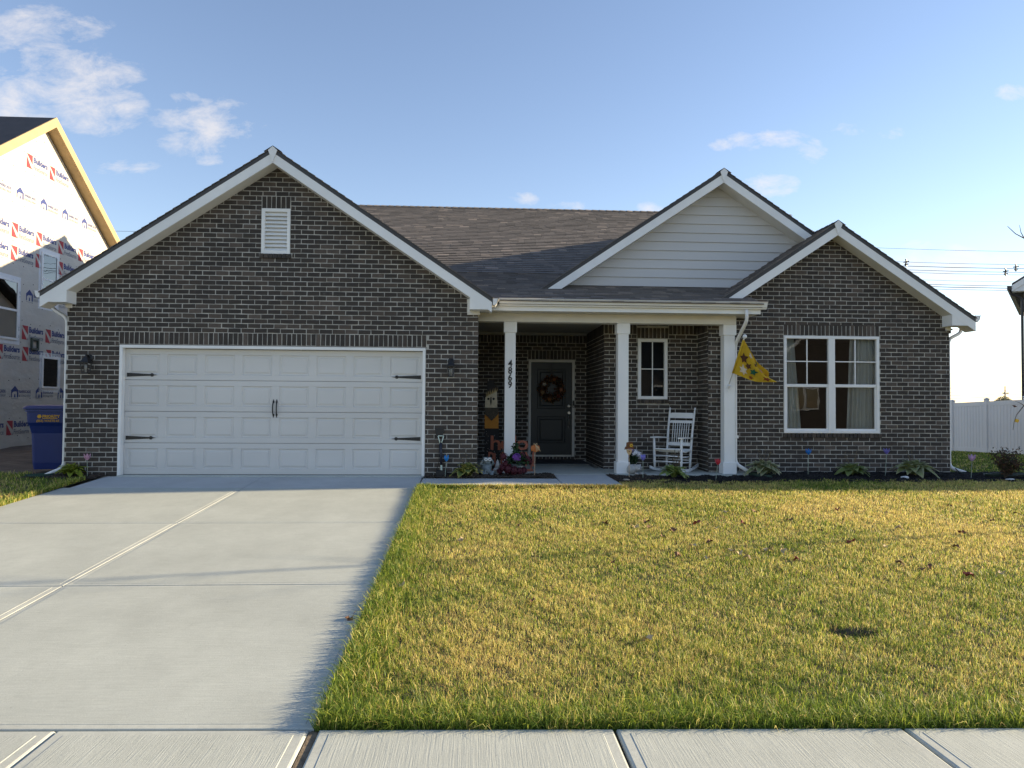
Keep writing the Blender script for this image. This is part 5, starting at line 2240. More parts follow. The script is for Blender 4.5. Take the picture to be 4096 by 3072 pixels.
for zz in (.19, .29):
    part('front_stretcher', lambda b, zz=zz: b.tube([(-.257, -.24, zz), (.257, -.24, zz)], .0115, 8))
part('rear_stretcher', lambda b: b.tube([(-.228, .212, .20), (.228, .212, .20)], .0105, 8))


def seat(b):
    for k in range(9):
        t = k / 8
        y = -.25 + t * .47
        z = .405 - .05 * math.sin(t * math.pi) - .02 * t
        b.bbox(-.252 + .02 * t, .252 - .02 * t, y - .027, y + .027, z, z + .018, .004)


part('seat', seat, smooth=False)
part('seat_rail', lambda b: b.tube([(-.258, -.245, .405), (.258, -.245, .405)], .016, 8))


def back_pt(x, z):
    t = (z - .40) / .66
    return Vector((x, .235 + .135 * t, z))


for (za, zb_, th_) in ((.955, 1.055, .016), (.865, .915, .018), (.455, .515, .018)):
    part('back_rail', lambda b, za=za, zb_=zb_, th_=th_: b.prism([back_pt(-.232, za), back_pt(.232, za), back_pt(.236, zb_ - .02), back_pt(.20, zb_), back_pt(-.20, zb_), back_pt(-.236, zb_ - .02)], (0, th_, 0)), smooth=False)
for k in range(8):
    x = -.15 + .3 * k / 7
    part('back_slat', lambda b, x=x: b.tube([back_pt(x, .51) + Vector((0, .008, 0)), back_pt(x * 1.04, .87) + Vector((0, .008, 0))], .0085, 6))

# ------------------------------------------------------------------ flag on the right column
YEL = mat('gold_cloth', (.56, .37, .02), .8, .1, 8, .1, 120)
fl = empty('flag', (10.06, .57, 1.50), label='gold autumn flag with leaves on a white pole at the right column', cat='flag')
base = Vector((10.045, .565, 1.475))
tip = atY(2979, 1346, .02)
b = MB()
b.tube([base + Vector((0, -.01, -.06)), base + Vector((0, -.012, .06))], .016, 8)
b.tube([base + Vector((0, -.012, 0)), base + Vector((.012, -.06, .05))], .022, 10)
b.build('bracket', WHITEPAINT, fl)
b = MB()
b.tube([base, tip], .010, 10)
b.build('pole', WHITEPAINT, fl, smooth=True)
b = MB()
b.ball(tip, .036, 16, 10)
b.build('finial', WHITEPAINT, fl, smooth=True)
# cloth: sleeve along the pole, free corner hanging to the right
ax_ = (tip - base)
s0, s1 = .30, .94
corner = atY(3100, 1530, .22)
low_l = base + ax_ * s0
top_l = base + ax_ * s1
neck = atY(2968, 1385, .06)


def cloth(u_, v_):
    """u from pole to free edge, v from the lower hem up"""
    pl = low_l.lerp(top_l, v_)
    fr = corner.lerp(atY(3062, 1478, .20), v_)
    p = pl.lerp(fr, u_)
    n = Vector((.15, -1, .1))
    fold = .055 * math.sin(u_ * 8 + v_ * 7) * u_ ** .6 * (1 - .3 * v_) + .03 * math.sin(v_ * 11 - u_ * 6) * u_ * (1.2 - u_)
    sag = -.05 * math.sin(u_ * math.pi) * (1 - v_) - .02 * math.sin(u_ * math.pi) * v_
    return p + n * fold + Vector((0, 0, sag))


def cloth2(u_, v_):
    # upper strip is gathered at the pole tip
    if v_ > .86:
        return cloth(u_ * max(.05, (1 - v_) / .14), v_)
    return cloth(u_, v_)


b = MB()
nu, nv = 30, 22
for i in range(nu):
    for j in range(nv):
        q = [cloth2((i + a_) / nu, (j + c_) / nv) for a_, c_ in ((0, 0), (1, 0), (1, 1), (0, 1))]
        b.face(q)
        b.face([p + Vector((0, .004, 0)) for p in reversed(q)])
cl = b.build('cloth', YEL, fl, smooth=True)
b = MB()
for k in range(12):
    q0, q1 = low_l.lerp(top_l, k / 12), low_l.lerp(top_l, (k + 1) / 12)
b.tube([low_l, low_l.lerp(top_l, .5), top_l], .017, 8)
b.build('sleeve', YEL, cl, smooth=True)


def print_leaf(cu, cv, s, ang, m_, lobes=5):
    b = MB()
    pts = []
    n = lobes * 2 + 2
    for k in range(n):
        a = ang + 2 * math.pi * k / n
        r = s * (1.0 if k % 2 == 0 else .55) * (1.25 if k == 0 else 1)
        pts.append((cu + math.cos(a) * r * .8, cv + math.sin(a) * r))
    P3 = [cloth2(min(.985, max(.015, p[0])), min(.985, max(.015, p[1]))) + Vector((-.004, -.014, .003)) for p in pts]
    c = cloth2(cu, cv) + Vector((-.004, -.016, .003))
    for k in range(n):
        b.face([c, P3[k], P3[(k + 1) % n]])
    b.build('leaf_print', m_, cl)


INKS = [mat('rust_ink', (.22, .05, .01), .8), mat('green_ink', (.015, .12, .07), .8), mat('cream_ink', (.62, .56, .48), .8), mat('brown_ink', (.09, .035, .015), .8), mat('blush_ink', (.50, .24, .20), .8)]
for (cu, cv, s, a_, k, lo) in ((.48, .32, .12, .3, 1, 4), (.52, .62, .08, 1.2, 3, 3), (.80, .14, .12, 2.4, 0, 4), (.45, .10, .08, .2, 0, 4), (.70, .52, .10, 2, 4, 4), (.17, .58, .15, .8, 3, 4), (.22, .22, .16, 1.8, 2, 5), (.33, .80, .09, 0, 2, 4), (.62, .80, .07, 1, 1, 3), (.88, .45, .07, 1, 0, 3), (.33, .44, .11, 1, 3, 4)):
    print_leaf(cu, cv, s, a_, INKS[k], lo)

# ------------------------------------------------------------------ wreath on the door
wr = empty('wreath', ((dxa + dxb) / 2, yd - .02, 1.28), label='dark autumn leaf wreath hanging on the front door', cat='wreath')
wx = (dxa + dxb) / 2
b = MB()
ringp = [(wx + math.cos(t) * .20, yd - .05, 1.50 + math.sin(t) * .20) for t in np.linspace(0, 2 * math.pi, 30)]
b.tube(ringp, .035, 8, caps=False)
b.build('ring', mat('twig', (.05, .035, .025), .9, .4, 30, .8, 60), wr)
lps = []
for k in range(1100):
    a = random.uniform(0, 6.283)
    r_ = .21 + random.gauss(0, .045)
    lps.append((wx + math.cos(a) * r_, yd - .06 + random.gauss(0, .02), 1.50 + math.sin(a) * r_))
leaf_cloud('leaves', lps, .055, [(.10, .03, .015), (.06, .02, .012), (.16, .06, .02), (.05, .045, .02), (.20, .10, .03)], wr)
for (dx_, dz_, c_) in ((-.16, .10, (.6, .55, .5)), (.20, -.02, (.40, .16, .09)), (.05, .20, (.30, .10, .03)), (-.20, -.08, (.35, .22, .10)), (-.05, -.22, (.30, .13, .05)), (.14, -.15, (.26, .05, .03))):
    b = MB()
    for k in range(8):
        a = k * math.pi / 4
        c = Vector((wx + dx_, yd - .10, 1.50 + dz_))
        b.face([c, c + Vector((math.cos(a - .3) * .03, -.008, math.sin(a - .3) * .03)), c + Vector((math.cos(a) * .045, -.004, math.sin(a) * .045)), c + Vector((math.cos(a + .3) * .03, -.008, math.sin(a + .3) * .03))])
    b.build('flower', mat('wreath_flower_' + str(len(MATS)), c_, .7), wr)
MB().box(wx - .02, wx + .02, yd - .012, yd - .004, 1.66, dzb - .01).build('ribbon', mat('dark_ribbon', (.025, .025, .03), .6), wr)
# door mat
dm = MB()
dm.bbox(6.62, 7.92, 2.55, 3.42, -.024, -.008, .004)
tag(dm.build('door_mat', mat('charcoal_mat', (.045, .05, .058), .95, .25, 30, .8, 160)), 'charcoal door mat on the porch floor before the front door', 'door mat')

# ------------------------------------------------------------------ scarecrow board
sc_ = empty('scarecrow_board', (5.92, 1.35, -.025), label='tall painted wooden scarecrow board leaning by the garage corner', cat='decoration')
sxw = 5.93
sy_ = 1.35


def board(name, pts, m_, parent=sc_, y=sy_, th=.02):
    b = MB()
    b.prism([(p[0], y, p[1]) for p in pts], (0, th, 0))
    return fix_normals(b.build(name, m_, parent))


BURL = mat('cream_face_paint', (.48, .42, .30), .85, .12, 20)
board('trousers', [(sxw - .13, -.02), (sxw + .15, -.02), (sxw + .13, .72), (sxw - .13, .72)], mat('black_dotted_paint', (.012, .012, .013), .8))
board('shirt', [(sxw - .13, .72), (sxw + .125, .72), (sxw + .12, 1.02), (sxw - .13, 1.02)], mat('pumpkin_paint', (.40, .17, .02), .8, .1, 20))
sh = board('scarf', [(sxw - .135, 1.10), (sxw + .125, 1.10), (sxw + .115, .98), (sxw, .86), (sxw - .13, .98)], mat('plaid_scarf', (.06, .05, .035), .9, .5, 60), y=sy_ - .012, th=.01)
fa = board('face', [(sxw - .13, 1.10), (sxw + .10, 1.10), (sxw + .09, 1.40), (sxw - .12, 1.30)], BURL)
INKK = mat('black_face_ink', (.01, .01, .01), .8)
for dx_ in (-.065, .03):
    b = MB()
    b.lathe([(.022, 0), (.02, .004)], 12, (0, 0, 0), 0, Matrix.Translation((sxw + dx_, sy_ - .001, 1.26)) @ Matrix.Rotation(math.pi / 2, 4, 'X'))
    b.build('eye', INKK, fa)
board('nose', [(sxw - .03, 1.29), (sxw - .008, 1.29), (sxw - .005, 1.20), (sxw - .019, 1.13), (sxw - .034, 1.20)], INKK, fa, sy_ - .004, .003)
ht = board('hat', [(sxw - .15, 1.27), (sxw + .14, 1.44), (sxw + .15, 1.48), (sxw + .05, 1.46), (sxw + .03, 1.60), (sxw - .09, 1.58), (sxw - .09, 1.36), (sxw - .16, 1.30)], mat('black_hat_paint', (.014, .013, .013), .8), y=sy_ - .015, th=.015)
b = MB()
for k in range(26):
    x = sxw - .10 + .19 * k / 25
    z = 1.30 + .10 * k / 25
    b.face([(x - .005, sy_ - .018, z), (x + .005, sy_ - .018, z), (x + random.uniform(-.025, .025), sy_ - .022, z + random.uniform(.05, .11))])
b.build('straw_hair', mat('straw', (.40, .30, .14), .9, .3, 30), sc_)
b = MB()
for k in range(40):
    x, z = sxw + random.uniform(-.11, .13), random.uniform(.03, .68)
    b.lathe([(.0055, 0), (.004, .002)], 6, (0, 0, 0), 0, Matrix.Translation((x, sy_ - .0005, z)) @ Matrix.Rotation(math.pi / 2, 4, 'X'))
b.build('painted_dots', mat('cream_dots', (.5, .46, .4), .8), sc_)

# ------------------------------------------------------------------ hello pumpkin sign
RUST = mat('terracotta_letter_paint', (.33, .105, .06), .75, .12, 20)
hs = empty('letter_sign', (6.30, .93, -.025), label='terracotta cut-out letter sign reading hello pumpkin behind the first column', cat='sign')
for txt, sz, xx, zz, wd in (('hello', .36, 5.90, .36, .66), ('PUMPKIN', .36, 5.86, .07, .80)):
    x_ = xx
    tot = []
    for ch in txt:
        vs_, fs_ = text_mesh(ch, sz, .008, .005)
        mn, mxx = min(v[0] for v in vs_), max(v[0] for v in vs_)
        tot.append((vs_, fs_, mn, mxx))
    W_ = sum(t[3] - t[2] for t in tot)
    k_ = wd / W_
    for i, (vs_, fs_, mn, mxx) in enumerate(tot):
        b = MB()
        hgt = 1.0 if txt == 'hello' else (1.15 if i == 1 else 1.0)
        M_ = Matrix.Translation((x_, .93, zz - (.06 if (txt != 'hello' and i in (1, 5)) else 0))) @ Matrix.Rotation(math.pi / 2, 4, 'X') @ Matrix.Diagonal((k_ * 1.06, hgt, 1, 1)) @ Matrix.Translation((-mn, 0, 0))
        b.add(vs_, fs_, 0, M_)
        b.build('letter', RUST, hs)
        x_ += (mxx - mn) * k_
b = MB()
b.box(5.86, 6.66, .935, .95, -.024, .02)
b.box(5.87, 5.895, .937, .948, .02, .12)
b.box(6.61, 6.635, .937, .948, .02, .12)
b.build('base', RUST, hs)

# ------------------------------------------------------------------ tools by the garage corner
SH0 = Vector((5.08, .03, bed_entry(5.08, .05)))
shv = empty('shovel', SH0, label='shovel with pale D-handle and dark grip leaning on the garage brick', cat='shovel')
PALEG = mat('pale_green_plastic', (.55, .62, .52), .5)
GRIP = mat('dark_navy_grip', (.018, .02, .035), .55)
b = MB()
P_ = lambda x, z: Vector((5.06 + x, -.055 + .03 * z, z - .05))
b.prism([P_(-.045, .68), P_(.045, .68), P_(.047, .66), P_(.018, .58), P_(-.018, .58), P_(-.047, .66)], (0, .02, 0))
shd = MB()
shd.tube([P_(-.046, .69), P_(.046, .69)], .009, 8)
shd.tube([P_(.046, .69), P_(.018, .595), P_(.016, .56)], .009, 8)
shd.tube([P_(-.046, .69), P_(-.018, .595), P_(-.016, .56)], .009, 8)
shd.build('d_handle', PALEG, shv, smooth=True)
b = MB()
b.tube([P_(0, .58), P_(.012, .22)], .022, 10)
b.build('grip', GRIP, shv, smooth=True)
b = MB()
b.tube([P_(.012, .23), P_(.018, .12), P_(.02, .07)], [.017, .014, .010], 10)
b.build('shaft', PALEG, shv, smooth=True)
b = MB()
b.prism([P_(-.06, .13), P_(.10, .13), P_(.10, .02), P_(.02, -.03), P_(-.06, .02)], (0, .012, 0))
fix_normals(b.build('blade', BLACKIRON, shv))
dp = empty('dustpan', (5.1, .0, bed_entry(5.1, .05)), label='black long-handled dustpan standing behind the shovel', cat='dustpan')
b = MB()
b.bbox(4.985, 5.165, -.10, -.02, -.05, .085, .008)
b.build('pan', mat('black_plastic', (.010, .010, .011), .5, .2, 10), dp)
b = MB()
b.tube([(4.995, -.045, .08), (5.03, -.04, .22), (5.04, -.028, .70)], .005, 6)
b.tube([(5.155, -.045, .08), (5.09, -.04, .26), (5.06, -.028, .70)], .005, 6)
b.build('handle', BLACKIRON, dp, smooth=True)
b = MB()
b.prism([(4.96, -.035, .76), (5.11, -.035, .765), (5.085, -.035, .63), (4.985, -.035, .63)], (0, .014, 0))
fix_normals(b.build('grip', BLACKIRON, dp))


# ------------------------------------------------------------------ statues
def remeshed(name, b, m_, parent, vox=.006, world=False):
    o = b.build(name, m_, parent, smooth=True, world=world)
    md = o.modifiers.new('Remesh', 'REMESH')
    md.mode = 'VOXEL'
    md.voxel_size = vox
    md.use_smooth_shade = True
    sm = o.modifiers.new('Smooth', 'SMOOTH')
    sm.iterations = 4
    sm.factor = .6
    return o


STATUE = mat('weathered_resin', (.13, .16, .17), .75, .3, 14, .5, 50, col2=(.26, .31, .33))
fp = bedp(1947, .20, bed_entry)
fs = empty('frog_statue', fp, math.radians(8), 'grey-green frog statue peering through white binoculars', 'statue')
b = MB()
b.ball((0, 0, .11), (.088, .075, .115))
b.ball((0, -.03, .10), (.065, .06, .09))
b.ball((-.005, -.012, .235), (.068, .06, .062))
b.ball((.01, -.055, .205), (.048, .03, .028))
for s in (-1, 1):
    b.ball((s * .045, -.03, .275), (.026, .026, .026))
    b.tube([(s * .08, -.0, .17), (s * .105, -.05, .19), (s * .075, -.075, .255)], [.028, .022, .016], 8)
    b.tube([(s * .05, -.03, .03), (s * .10, -.06, .05), (s * .06, -.11, .02)], [.035, .03, .022], 8)
    b.ball((s * .06, -.12, .014), (.035, .035, .014))
b.tube([(-.03, -.085, .08), (-.05, -.10, .05), (0, -.11, .02)], [.016, .014, .012], 6)
remeshed('body', b, STATUE, fs)
b = MB()
for s in (-1, 1):
    b.lathe([(.028, 0), (.030, .05), (.024, .054), (.012, .05)], 14, (0, 0, 0), 0, Matrix.Translation((s * .032, -.06, .262)) @ Matrix.Rotation(math.pi / 2, 4, 'X'))
b.box(-.012, .012, -.10, -.07, .255, .27)
b.build('binoculars', mat('white_binocular', (.68, .70, .70), .5), fs, world=False)
for s in (-1, 1):
    b = MB()
    b.lathe([(.010, 0), (.008, .003)], 10, (0, 0, 0), 0, Matrix.Translation((s * .032, -.115, .262)) @ Matrix.Rotation(math.pi / 2, 4, 'X'))
    b.build('lens', BLACKIRON, fs, world=False)
STW = mat('white_resin', (.42, .42, .41), .75, .15, 16, .4, 50)
gp = bedp(1990, .24, bed_entry)
gs_ = empty('gnome_figurine', gp, math.radians(-20), 'small pale figurine with pointed hat behind the red flowers', 'statue')
b = MB()
b.ball((0, 0, .07), (.055, .05, .075))
b.ball((0, -.01, .15), (.038, .036, .038))
b.lathe([(.044, 0), (.03, .04), (.012, .085), (.002, .10)], 12, (0, 0, .165))
b.tube([(-.045, -.01, .11), (-.05, -.045, .09), (-.01, -.06, .09)], [.018, .014, .012], 6)
b.tube([(.045, -.01, .11), (.05, -.045, .09), (.02, -.06, .09)], [.018, .014, .012], 6)
b.ball((0, -.05, .148), (.012, .012, .010))
remeshed('body', b, STW, gs_, .005)
ap = atY(2540, 1893, .48)
an = empty('dog_statue', (ap.x, .46, -.027), math.radians(10), 'white animal statue lying on the porch edge beside the middle column', 'statue')
b = MB()
b.ball((-.03, .06, .085), (.095, .12, .085))
b.ball((.03, -.05, .115), (.062, .058, .06))
b.ball((.045, -.10, .10), (.034, .03, .026))
for s in (-1, 1):
    b.ball((.03 + s * .048, -.035, .165), (.017, .012, .017))
    b.ball((.03 + s * .05, -.10, .022), (.028, .055, .022))
b.ball((-.06, .15, .05), (.06, .06, .05))
remeshed('body', b, STW, an)
b = MB()
b.ball((.048, -.128, .108), (.011, .008, .009), 8, 6)
b.build('nose', BLACKIRON, an, world=False)
for s in (-1, 1):
    b = MB()
    b.ball((.034 + s * .024, -.102, .135), (.006, .006, .006), 8, 6)
    b.build('eye', BLACKIRON, an, world=False)


# ------------------------------------------------------------------ flowers in pots
def bloom(name, c, r, m_, parent, n=70):
    b = MB()
    for k in range(n):
        d = Vector((random.gauss(0, 1), random.gauss(0, 1), random.gauss(0, 1))).normalized()
        p = Vector(c) + d * r
        u_ = d.orthogonal().normalized()
        w_ = d.cross(u_)
        s = r * .30
        for q in range(4):
            a = q * math.pi / 2 + k
            e1 = u_ * math.cos(a) + w_ * math.sin(a)
            e2 = u_ * math.cos(a + .8) + w_ * math.sin(a + .8)
            e0 = u_ * math.cos(a - .8) + w_ * math.sin(a - .8)
            b.face([p, p + e0 * s * .7 + d * s * .2, p + e1 * s * 1.1 + d * s * .35, p + e2 * s * .7 + d * s * .2])
    b.ball(c, r * .85, 10, 7)
    return b.build(name, m_, parent)


PUR = mat('purple_petals', (.17, .05, .30), .7, .25, 60)
MAR = mat('maroon_petals', (.075, .008, .018), .7, .35, 60)
LIL = mat('lilac_petals', (.33, .26, .50), .7, .25, 60)
WHP = mat('white_petals', (.60, .62, .68), .7, .1, 60)
pt = bedp(2062, .24, bed_entry)
pot = empty('flower_pot', pt, label='pot of purple hydrangea and dark red mums before the first column', cat='plant pot')
b = MB()
b.lathe([(.10, 0), (.15, .06), (.165, .13), (.155, .19), (.145, .19), (.14, .16), (.02, .15)], 22)
b.build('pot', mat('smoky_glazed_pot', (.07, .08, .08), .25, .2, 8), pot, smooth=True, world=False)
lf = []
for k in range(800):
    d = Vector((random.gauss(0, 1), random.gauss(0, .7), abs(random.gauss(0, .8)))).normalized() * random.uniform(.05, .22)
    lf.append((pt[0] + .03 + d.x, pt[1] - .02 + d.y, pt[2] + .18 + d.z * .8))
for k in range(140):
    t = random.random()
    lf.append((pt[0] - .0 + random.gauss(0, .03), pt[1] + random.gauss(0, .03), pt[2] + .3 + t * .22))
leaf_cloud('foliage', lf, .055, [(.035, .075, .03), (.05, .10, .04), (.025, .055, .03)], pot, aspect=.75)
bloom('bloom', (.01, -.12, .285), .068, PUR, pot, 110).matrix_parent_inverse = Matrix.Identity(4)
for (x, y, z, r_) in ((-.20, -.05, .30, .06), (-.22, -.10, .12, .06), (-.12, -.14, .10, .075), (-.04, -.16, .08, .07), (.05, -.14, .07, .06), (.13, -.12, .07, .055), (.19, -.08, .26, .055), (.12, -.05, .32, .05), (-.17, -.1, .18, .06), (.24, -.06, .21, .04), (-.27, -.06, .06, .05)):
    bloom('bloom', (x, y, z), r_, MAR, pot, 46).matrix_parent_inverse = Matrix.Identity(4)
fp2 = atY(2530, 1885, .62)
pot2 = empty('flower_pot', (fp2.x, .72, -.025), label='pot of lilac and white flowers behind the white animal statue', cat='plant pot')
b = MB()
b.lathe([(.07, 0), (.095, .14), (.10, .15), (.09, .15), (.02, .13)], 18)
b.build('pot', mat('dark_clay_pot', (.04, .035, .03), .7, .2, 8), pot2, smooth=True, world=False)
lf = []
for k in range(420):
    d = Vector((random.gauss(0, 1), random.gauss(0, .7), random.gauss(0, .7))).normalized() * random.uniform(.02, .12)
    lf.append((fp2.x + d.x, .70 + d.y, .22 + d.z))
leaf_cloud('foliage', lf, .05, [(.025, .055, .025), (.035, .07, .03)], pot2, aspect=.7)
for (x, z, r_, m_) in ((-.09, .36, .05, LIL), (-.03, .40, .045, LIL), (-.10, .30, .045, LIL), (.06, .36, .05, WHP), (.12, .33, .045, WHP), (.03, .33, .04, WHP), (.16, .28, .035, WHP)):
    bloom('bloom', (x, -.06, z), r_, m_, pot2, 44).matrix_parent_inverse = Matrix.Identity(4)


# ------------------------------------------------------------------ flat garden stakes
pk = bedp(2138, .13, bed_entry)
ps_ = empty('pumpkin_stake', pk, label='orange ribbed pumpkin garden stake with a raffia bow', cat='garden stake')
b = MB()
b.tube([(0, 0, -.03), (.005, 0, .40)], .006, 6)
b.build('stake', mat('wooden_stake', (.45, .33, .22), .8, .1, 20), ps_, world=False)
b = MB()
for k in range(5):
    x = -.052 + k * .026
    b.ball((x + .01, 0, .455), (.022, .015, .070 - .010 * abs(k - 2)), 12, 9)
b.build('pumpkin', mat('pumpkin_orange', (.42, .13, .03), .7, .12, 30), ps_, smooth=True, world=False)
b = MB()
RAF = mat('raffia', (.50, .38, .22), .85, .15, 40)
for k in range(7):
    b.tube([(.01, -.014, .52), (.02 + k * .008, -.02, .47), (.025 + k * .012, -.018, .40 + random.uniform(0, .03))], .0025, 4)
for s in (-1, 1):
    b.tube([(.01, -.016, .525), (.01 + s * .03, -.02, .545), (.01 + s * .035, -.018, .525), (.01, -.016, .522)], .0035, 4)
b.build('bow', RAF, ps_, world=False)
hk = bedp(2517, -.12, bed_right)
hb = empty('scarecrow_stake', hk, label='small scarecrow head stake with brown hat and yellow flower', cat='garden stake')
b = MB()
b.tube([(0, 0, -.03), (-.005, 0, .37)], .006, 6)
b.build('stake', MATS['wooden_stake'], hb, world=False)
b = MB()
b.prism([(-.05, -.008, .46), (.045, -.008, .46), (.04, -.008, .42), (.015, -.008, .375), (-.015, -.008, .37), (-.04, -.008, .41)], (0, .014, 0))
fix_normals(b.build('face', mat('tan_face_paint', (.50, .34, .18), .8), hb, world=False))
b = MB()
b.prism([(-.085, -.014, .455), (-.07, -.014, .50), (-.055, -.014, .505), (-.05, -.014, .57), (.0, -.014, .585), (.055, -.014, .58), (.06, -.014, .515), (.075, -.014, .49), (.07, -.014, .46), (0, -.014, .47)], (0, .012, 0))
ht2 = fix_normals(b.build('hat', mat('brown_hat_paint', (.14, .055, .02), .8), hb, world=False))
b = MB()
for k in range(6):
    a = k * math.pi / 3
    b.ball((.03 + math.cos(a) * .018, -.02, .525 + math.sin(a) * .018), (.011, .005, .011), 8, 5)
b.build('flower', mat('yellow_petals', (.60, .36, .03), .7), ht2, world=False)
b = MB()
b.ball((.0, -.012, .425), (.010, .006, .010), 8, 6)
b.build('nose', MATS['brown_hat_paint'], hb, world=False)

# ------------------------------------------------------------------ grass
TIP = .044


def blades(name, x, y, h, w, tan, extra=None):
    """bent tapering blades, coloured from green to straw"""
    n = len(x)
    z = np.array([soil_z(a, b_) for a, b_ in zip(x, y)])
    ang = rng.uniform(0, 2 * math.pi, n)
    lean = np.abs(rng.normal(0, .6, n)) + .15
    dx, dy = np.cos(ang), np.sin(ang)
    face = ang + math.pi / 2 + rng.normal(0, .5, n)
    sx_, sy__ = np.cos(face) * w / 2, np.sin(face) * w / 2
    b0 = np.stack([x, y, z - .004], 1)
    side = np.stack([sx_, sy__, np.zeros(n)], 1)
    mid = b0 + np.stack([dx * lean * h * .35, dy * lean * h * .35, h * .58], 1)
    tipv = b0 + np.stack([dx * lean * h, dy * lean * h, h * np.maximum(.45, 1 - .3 * lean)], 1)
    v = np.stack([b0 - side, b0 + side, mid + side * .8, mid - side * .8, tipv], 1).reshape(-1, 3)
    k = np.arange(n)[:, None] * 5
    q = k + np.array([[0, 1, 2, 3]])
    t = k + np.array([[3, 2, 4]])
    r = rng.random(n)
    green = np.array([.12, .185, .028])
    lime = np.array([.38, .43, .06])
    straw = np.array([.70, .58, .20])
    brown = np.array([.44, .32, .13])
    c = np.where((r < tan)[:, None], np.where((rng.random(n) < .72)[:, None], straw, brown), np.where((rng.random(n) < .42 * (.4 + tan))[:, None], lime, green))
    c = np.minimum(.9, c * rng.uniform(.85, 1.5, n)[:, None])
    col = np.repeat(c[:, None, :], 5, 1)
    return tag(np_mesh(name, v, [(q, 4), (t, 3)], col.reshape(-1, 3), GRASSM, None), kind='stuff')


GRASSM = leaf_mat('grass_blade', rough=.5, trans=.42)


def fnoise(x, y, s, ph):
    return (np.sin(x * s + ph) * np.sin(y * s * 1.13 + ph * 1.7) + .6 * np.sin(x * s * 2.1 + y * s * .7 + ph * 2.3) + .5 * np.sin(y * s * 2.7 - x * s * 1.3 + ph)) / 2.1


def lawn_top(x):
    """where the lawn ends at the house side"""
    return np.where(x < 7.88, -1.13, np.where(x < 8.4, -.62 + (x - 7.9) * .4, np.where(x < 10.5, -.30 + .05 * np.sin(x * 3), np.where(x < 15.5, -.12 + .06 * np.sin(x * 2.1 + 1), 14.0))))


def tan_amount(x, y):
    d_edge = np.minimum(x - 4.77, (y + 8.33))
    base = .55 + .40 * fnoise(x, y, .9, 1.0) + .22 * fnoise(x, y, 2.6, 4.0)
    base = base * np.clip((x - 4.75 + .25 * fnoise(x, y, 2.2, 1)) / .8, .06, 1) * np.clip((y - walk_edge(x)) / .8, .05, 1)
    # greener to the right foreground
    g = np.exp(-(((x - 8.1) / 1.4) ** 2 + ((y + 6.3) / 1.8) ** 2))
    base = base * (1 - .72 * g) + .12 * fnoise(x, y, 7.0, 2.0)
    return np.clip(base + .06, .03, .88)


def scatter(n, x0, x1, y0, y1):
    return rng.uniform(x0, x1, n), rng.uniform(y0, y1, n)


def keep(x, y, *a):
    hole = ((x - HOLE[0]) / HOLE[2]) ** 2 + ((y - HOLE[1]) / HOLE[3]) ** 2 > .75
    ring = (x - 12.35) ** 2 + (y + 4) ** 2 > .10
    k = (y < lawn_top(x)) & hole & ring & (y > walk_edge(x) + .006)
    return [q[k] for q in (x, y) + a]


bands = [(-8.55, -7.2, 10.2, 98000, .0032, .9), (-7.2, -5.8, 11.6, 95000, .0038, .9), (-5.8, -3.8, 14.0, 130000, .0046, .9), (-3.8, -1.6, 16.5, 130000, .0060, .9), (-1.6, .0, 17.5, 80000, .0078, .9)]
X, Y, H, W = [], [], [], []
for (ya, yb, xe, n, w, hs_) in bands:
    x, y = scatter(n, 4.772, xe, ya, yb)
    tuft = .5 * fnoise(x, y, 9.0, .7) + .5 * fnoise(x + .31 * y, y, 17.0, 2.9)
    k = rng.random(n) < .86 + .30 * tuft
    x, y, tuft = x[k], y[k], tuft[k]
    n = len(x)
    hh = TIP * rng.uniform(.55, 1.35, n) * (1 + .25 * fnoise(x, y, 1.7, 2.0)) * (1 + .45 * tuft)
    X.append(x); Y.append(y); H.append(hh); W.append(np.full(n, w) * rng.uniform(.7, 1.3, n))
for (ya, yb, xa, xe, n, w) in ((-8.9, -7.2, 10.2, 17, 22000, .009), (-7.2, -5.8, 11.6, 18, 20000, .009), (-5.8, -3.8, 14.0, 18.5, 18000, .010), (-3.8, -.3, 16.5, 20, 18000, .012), (-.3, 1.5, 15.4, 20, 9000, .013)):
    x, y = scatter(n, xa, xe, ya, yb)
    X.append(x); Y.append(y); H.append(TIP * rng.uniform(.6, 1.3, n)); W.append(np.full(n, w))
# longer fringe along the drive and the sidewalk
n = 24000
x = 4.768 + np.abs(rng.normal(0, .12, n)); y = rng.uniform(-8.32, -1.1, n)
X.append(x); Y.append(y); H.append(.045 + .075 * rng.random(n) ** 1.5); W.append(rng.uniform(.004, .006, n))
n = 26000
x = rng.uniform(4.775, 11, n); y = walk_edge(x) + .008 + np.abs(rng.normal(0, .13, n))
X.append(x); Y.append(y); H.append(.05 + .07 * rng.random(n) ** 1.5); W.append(rng.uniform(.003, .0048, n))
n = 5000
x = rng.uniform(4.8, 7.9, n); y = -1.14 - np.abs(rng.normal(0, .05, n))
X.append(x); Y.append(y); H.append(TIP * rng.uniform(1.2, 2.3, n)); W.append(rng.uniform(.006, .01, n))
X, Y, H, W = (np.concatenate(q) for q in (X, Y, H, W))
X, Y, H, W = keep(X, Y, H, W)
blades('grass', X, Y, H, W, tan_amount(X, Y))
# side yard and left strip
x, y = scatter(45000, 14.7, 24.5, .2, 16)
blades('grass', x, y, .05 * rng.uniform(.6, 1.4, len(x)), np.full(len(x), .022), np.full(len(x), .18) + .15 * fnoise(x, y, 1.2, 3))
x, y = scatter(26000, -5.5, -.35, -3.6, .15)
k = ~((x > -1.4) & (y > -.42))
x, y = x[k], y[k]
blades('grass', x, y, .06 * rng.uniform(.6, 1.5, len(x)), np.full(len(x), .008), np.clip(.25 + .3 * fnoise(x, y, 1.5, 3), .05, .8))
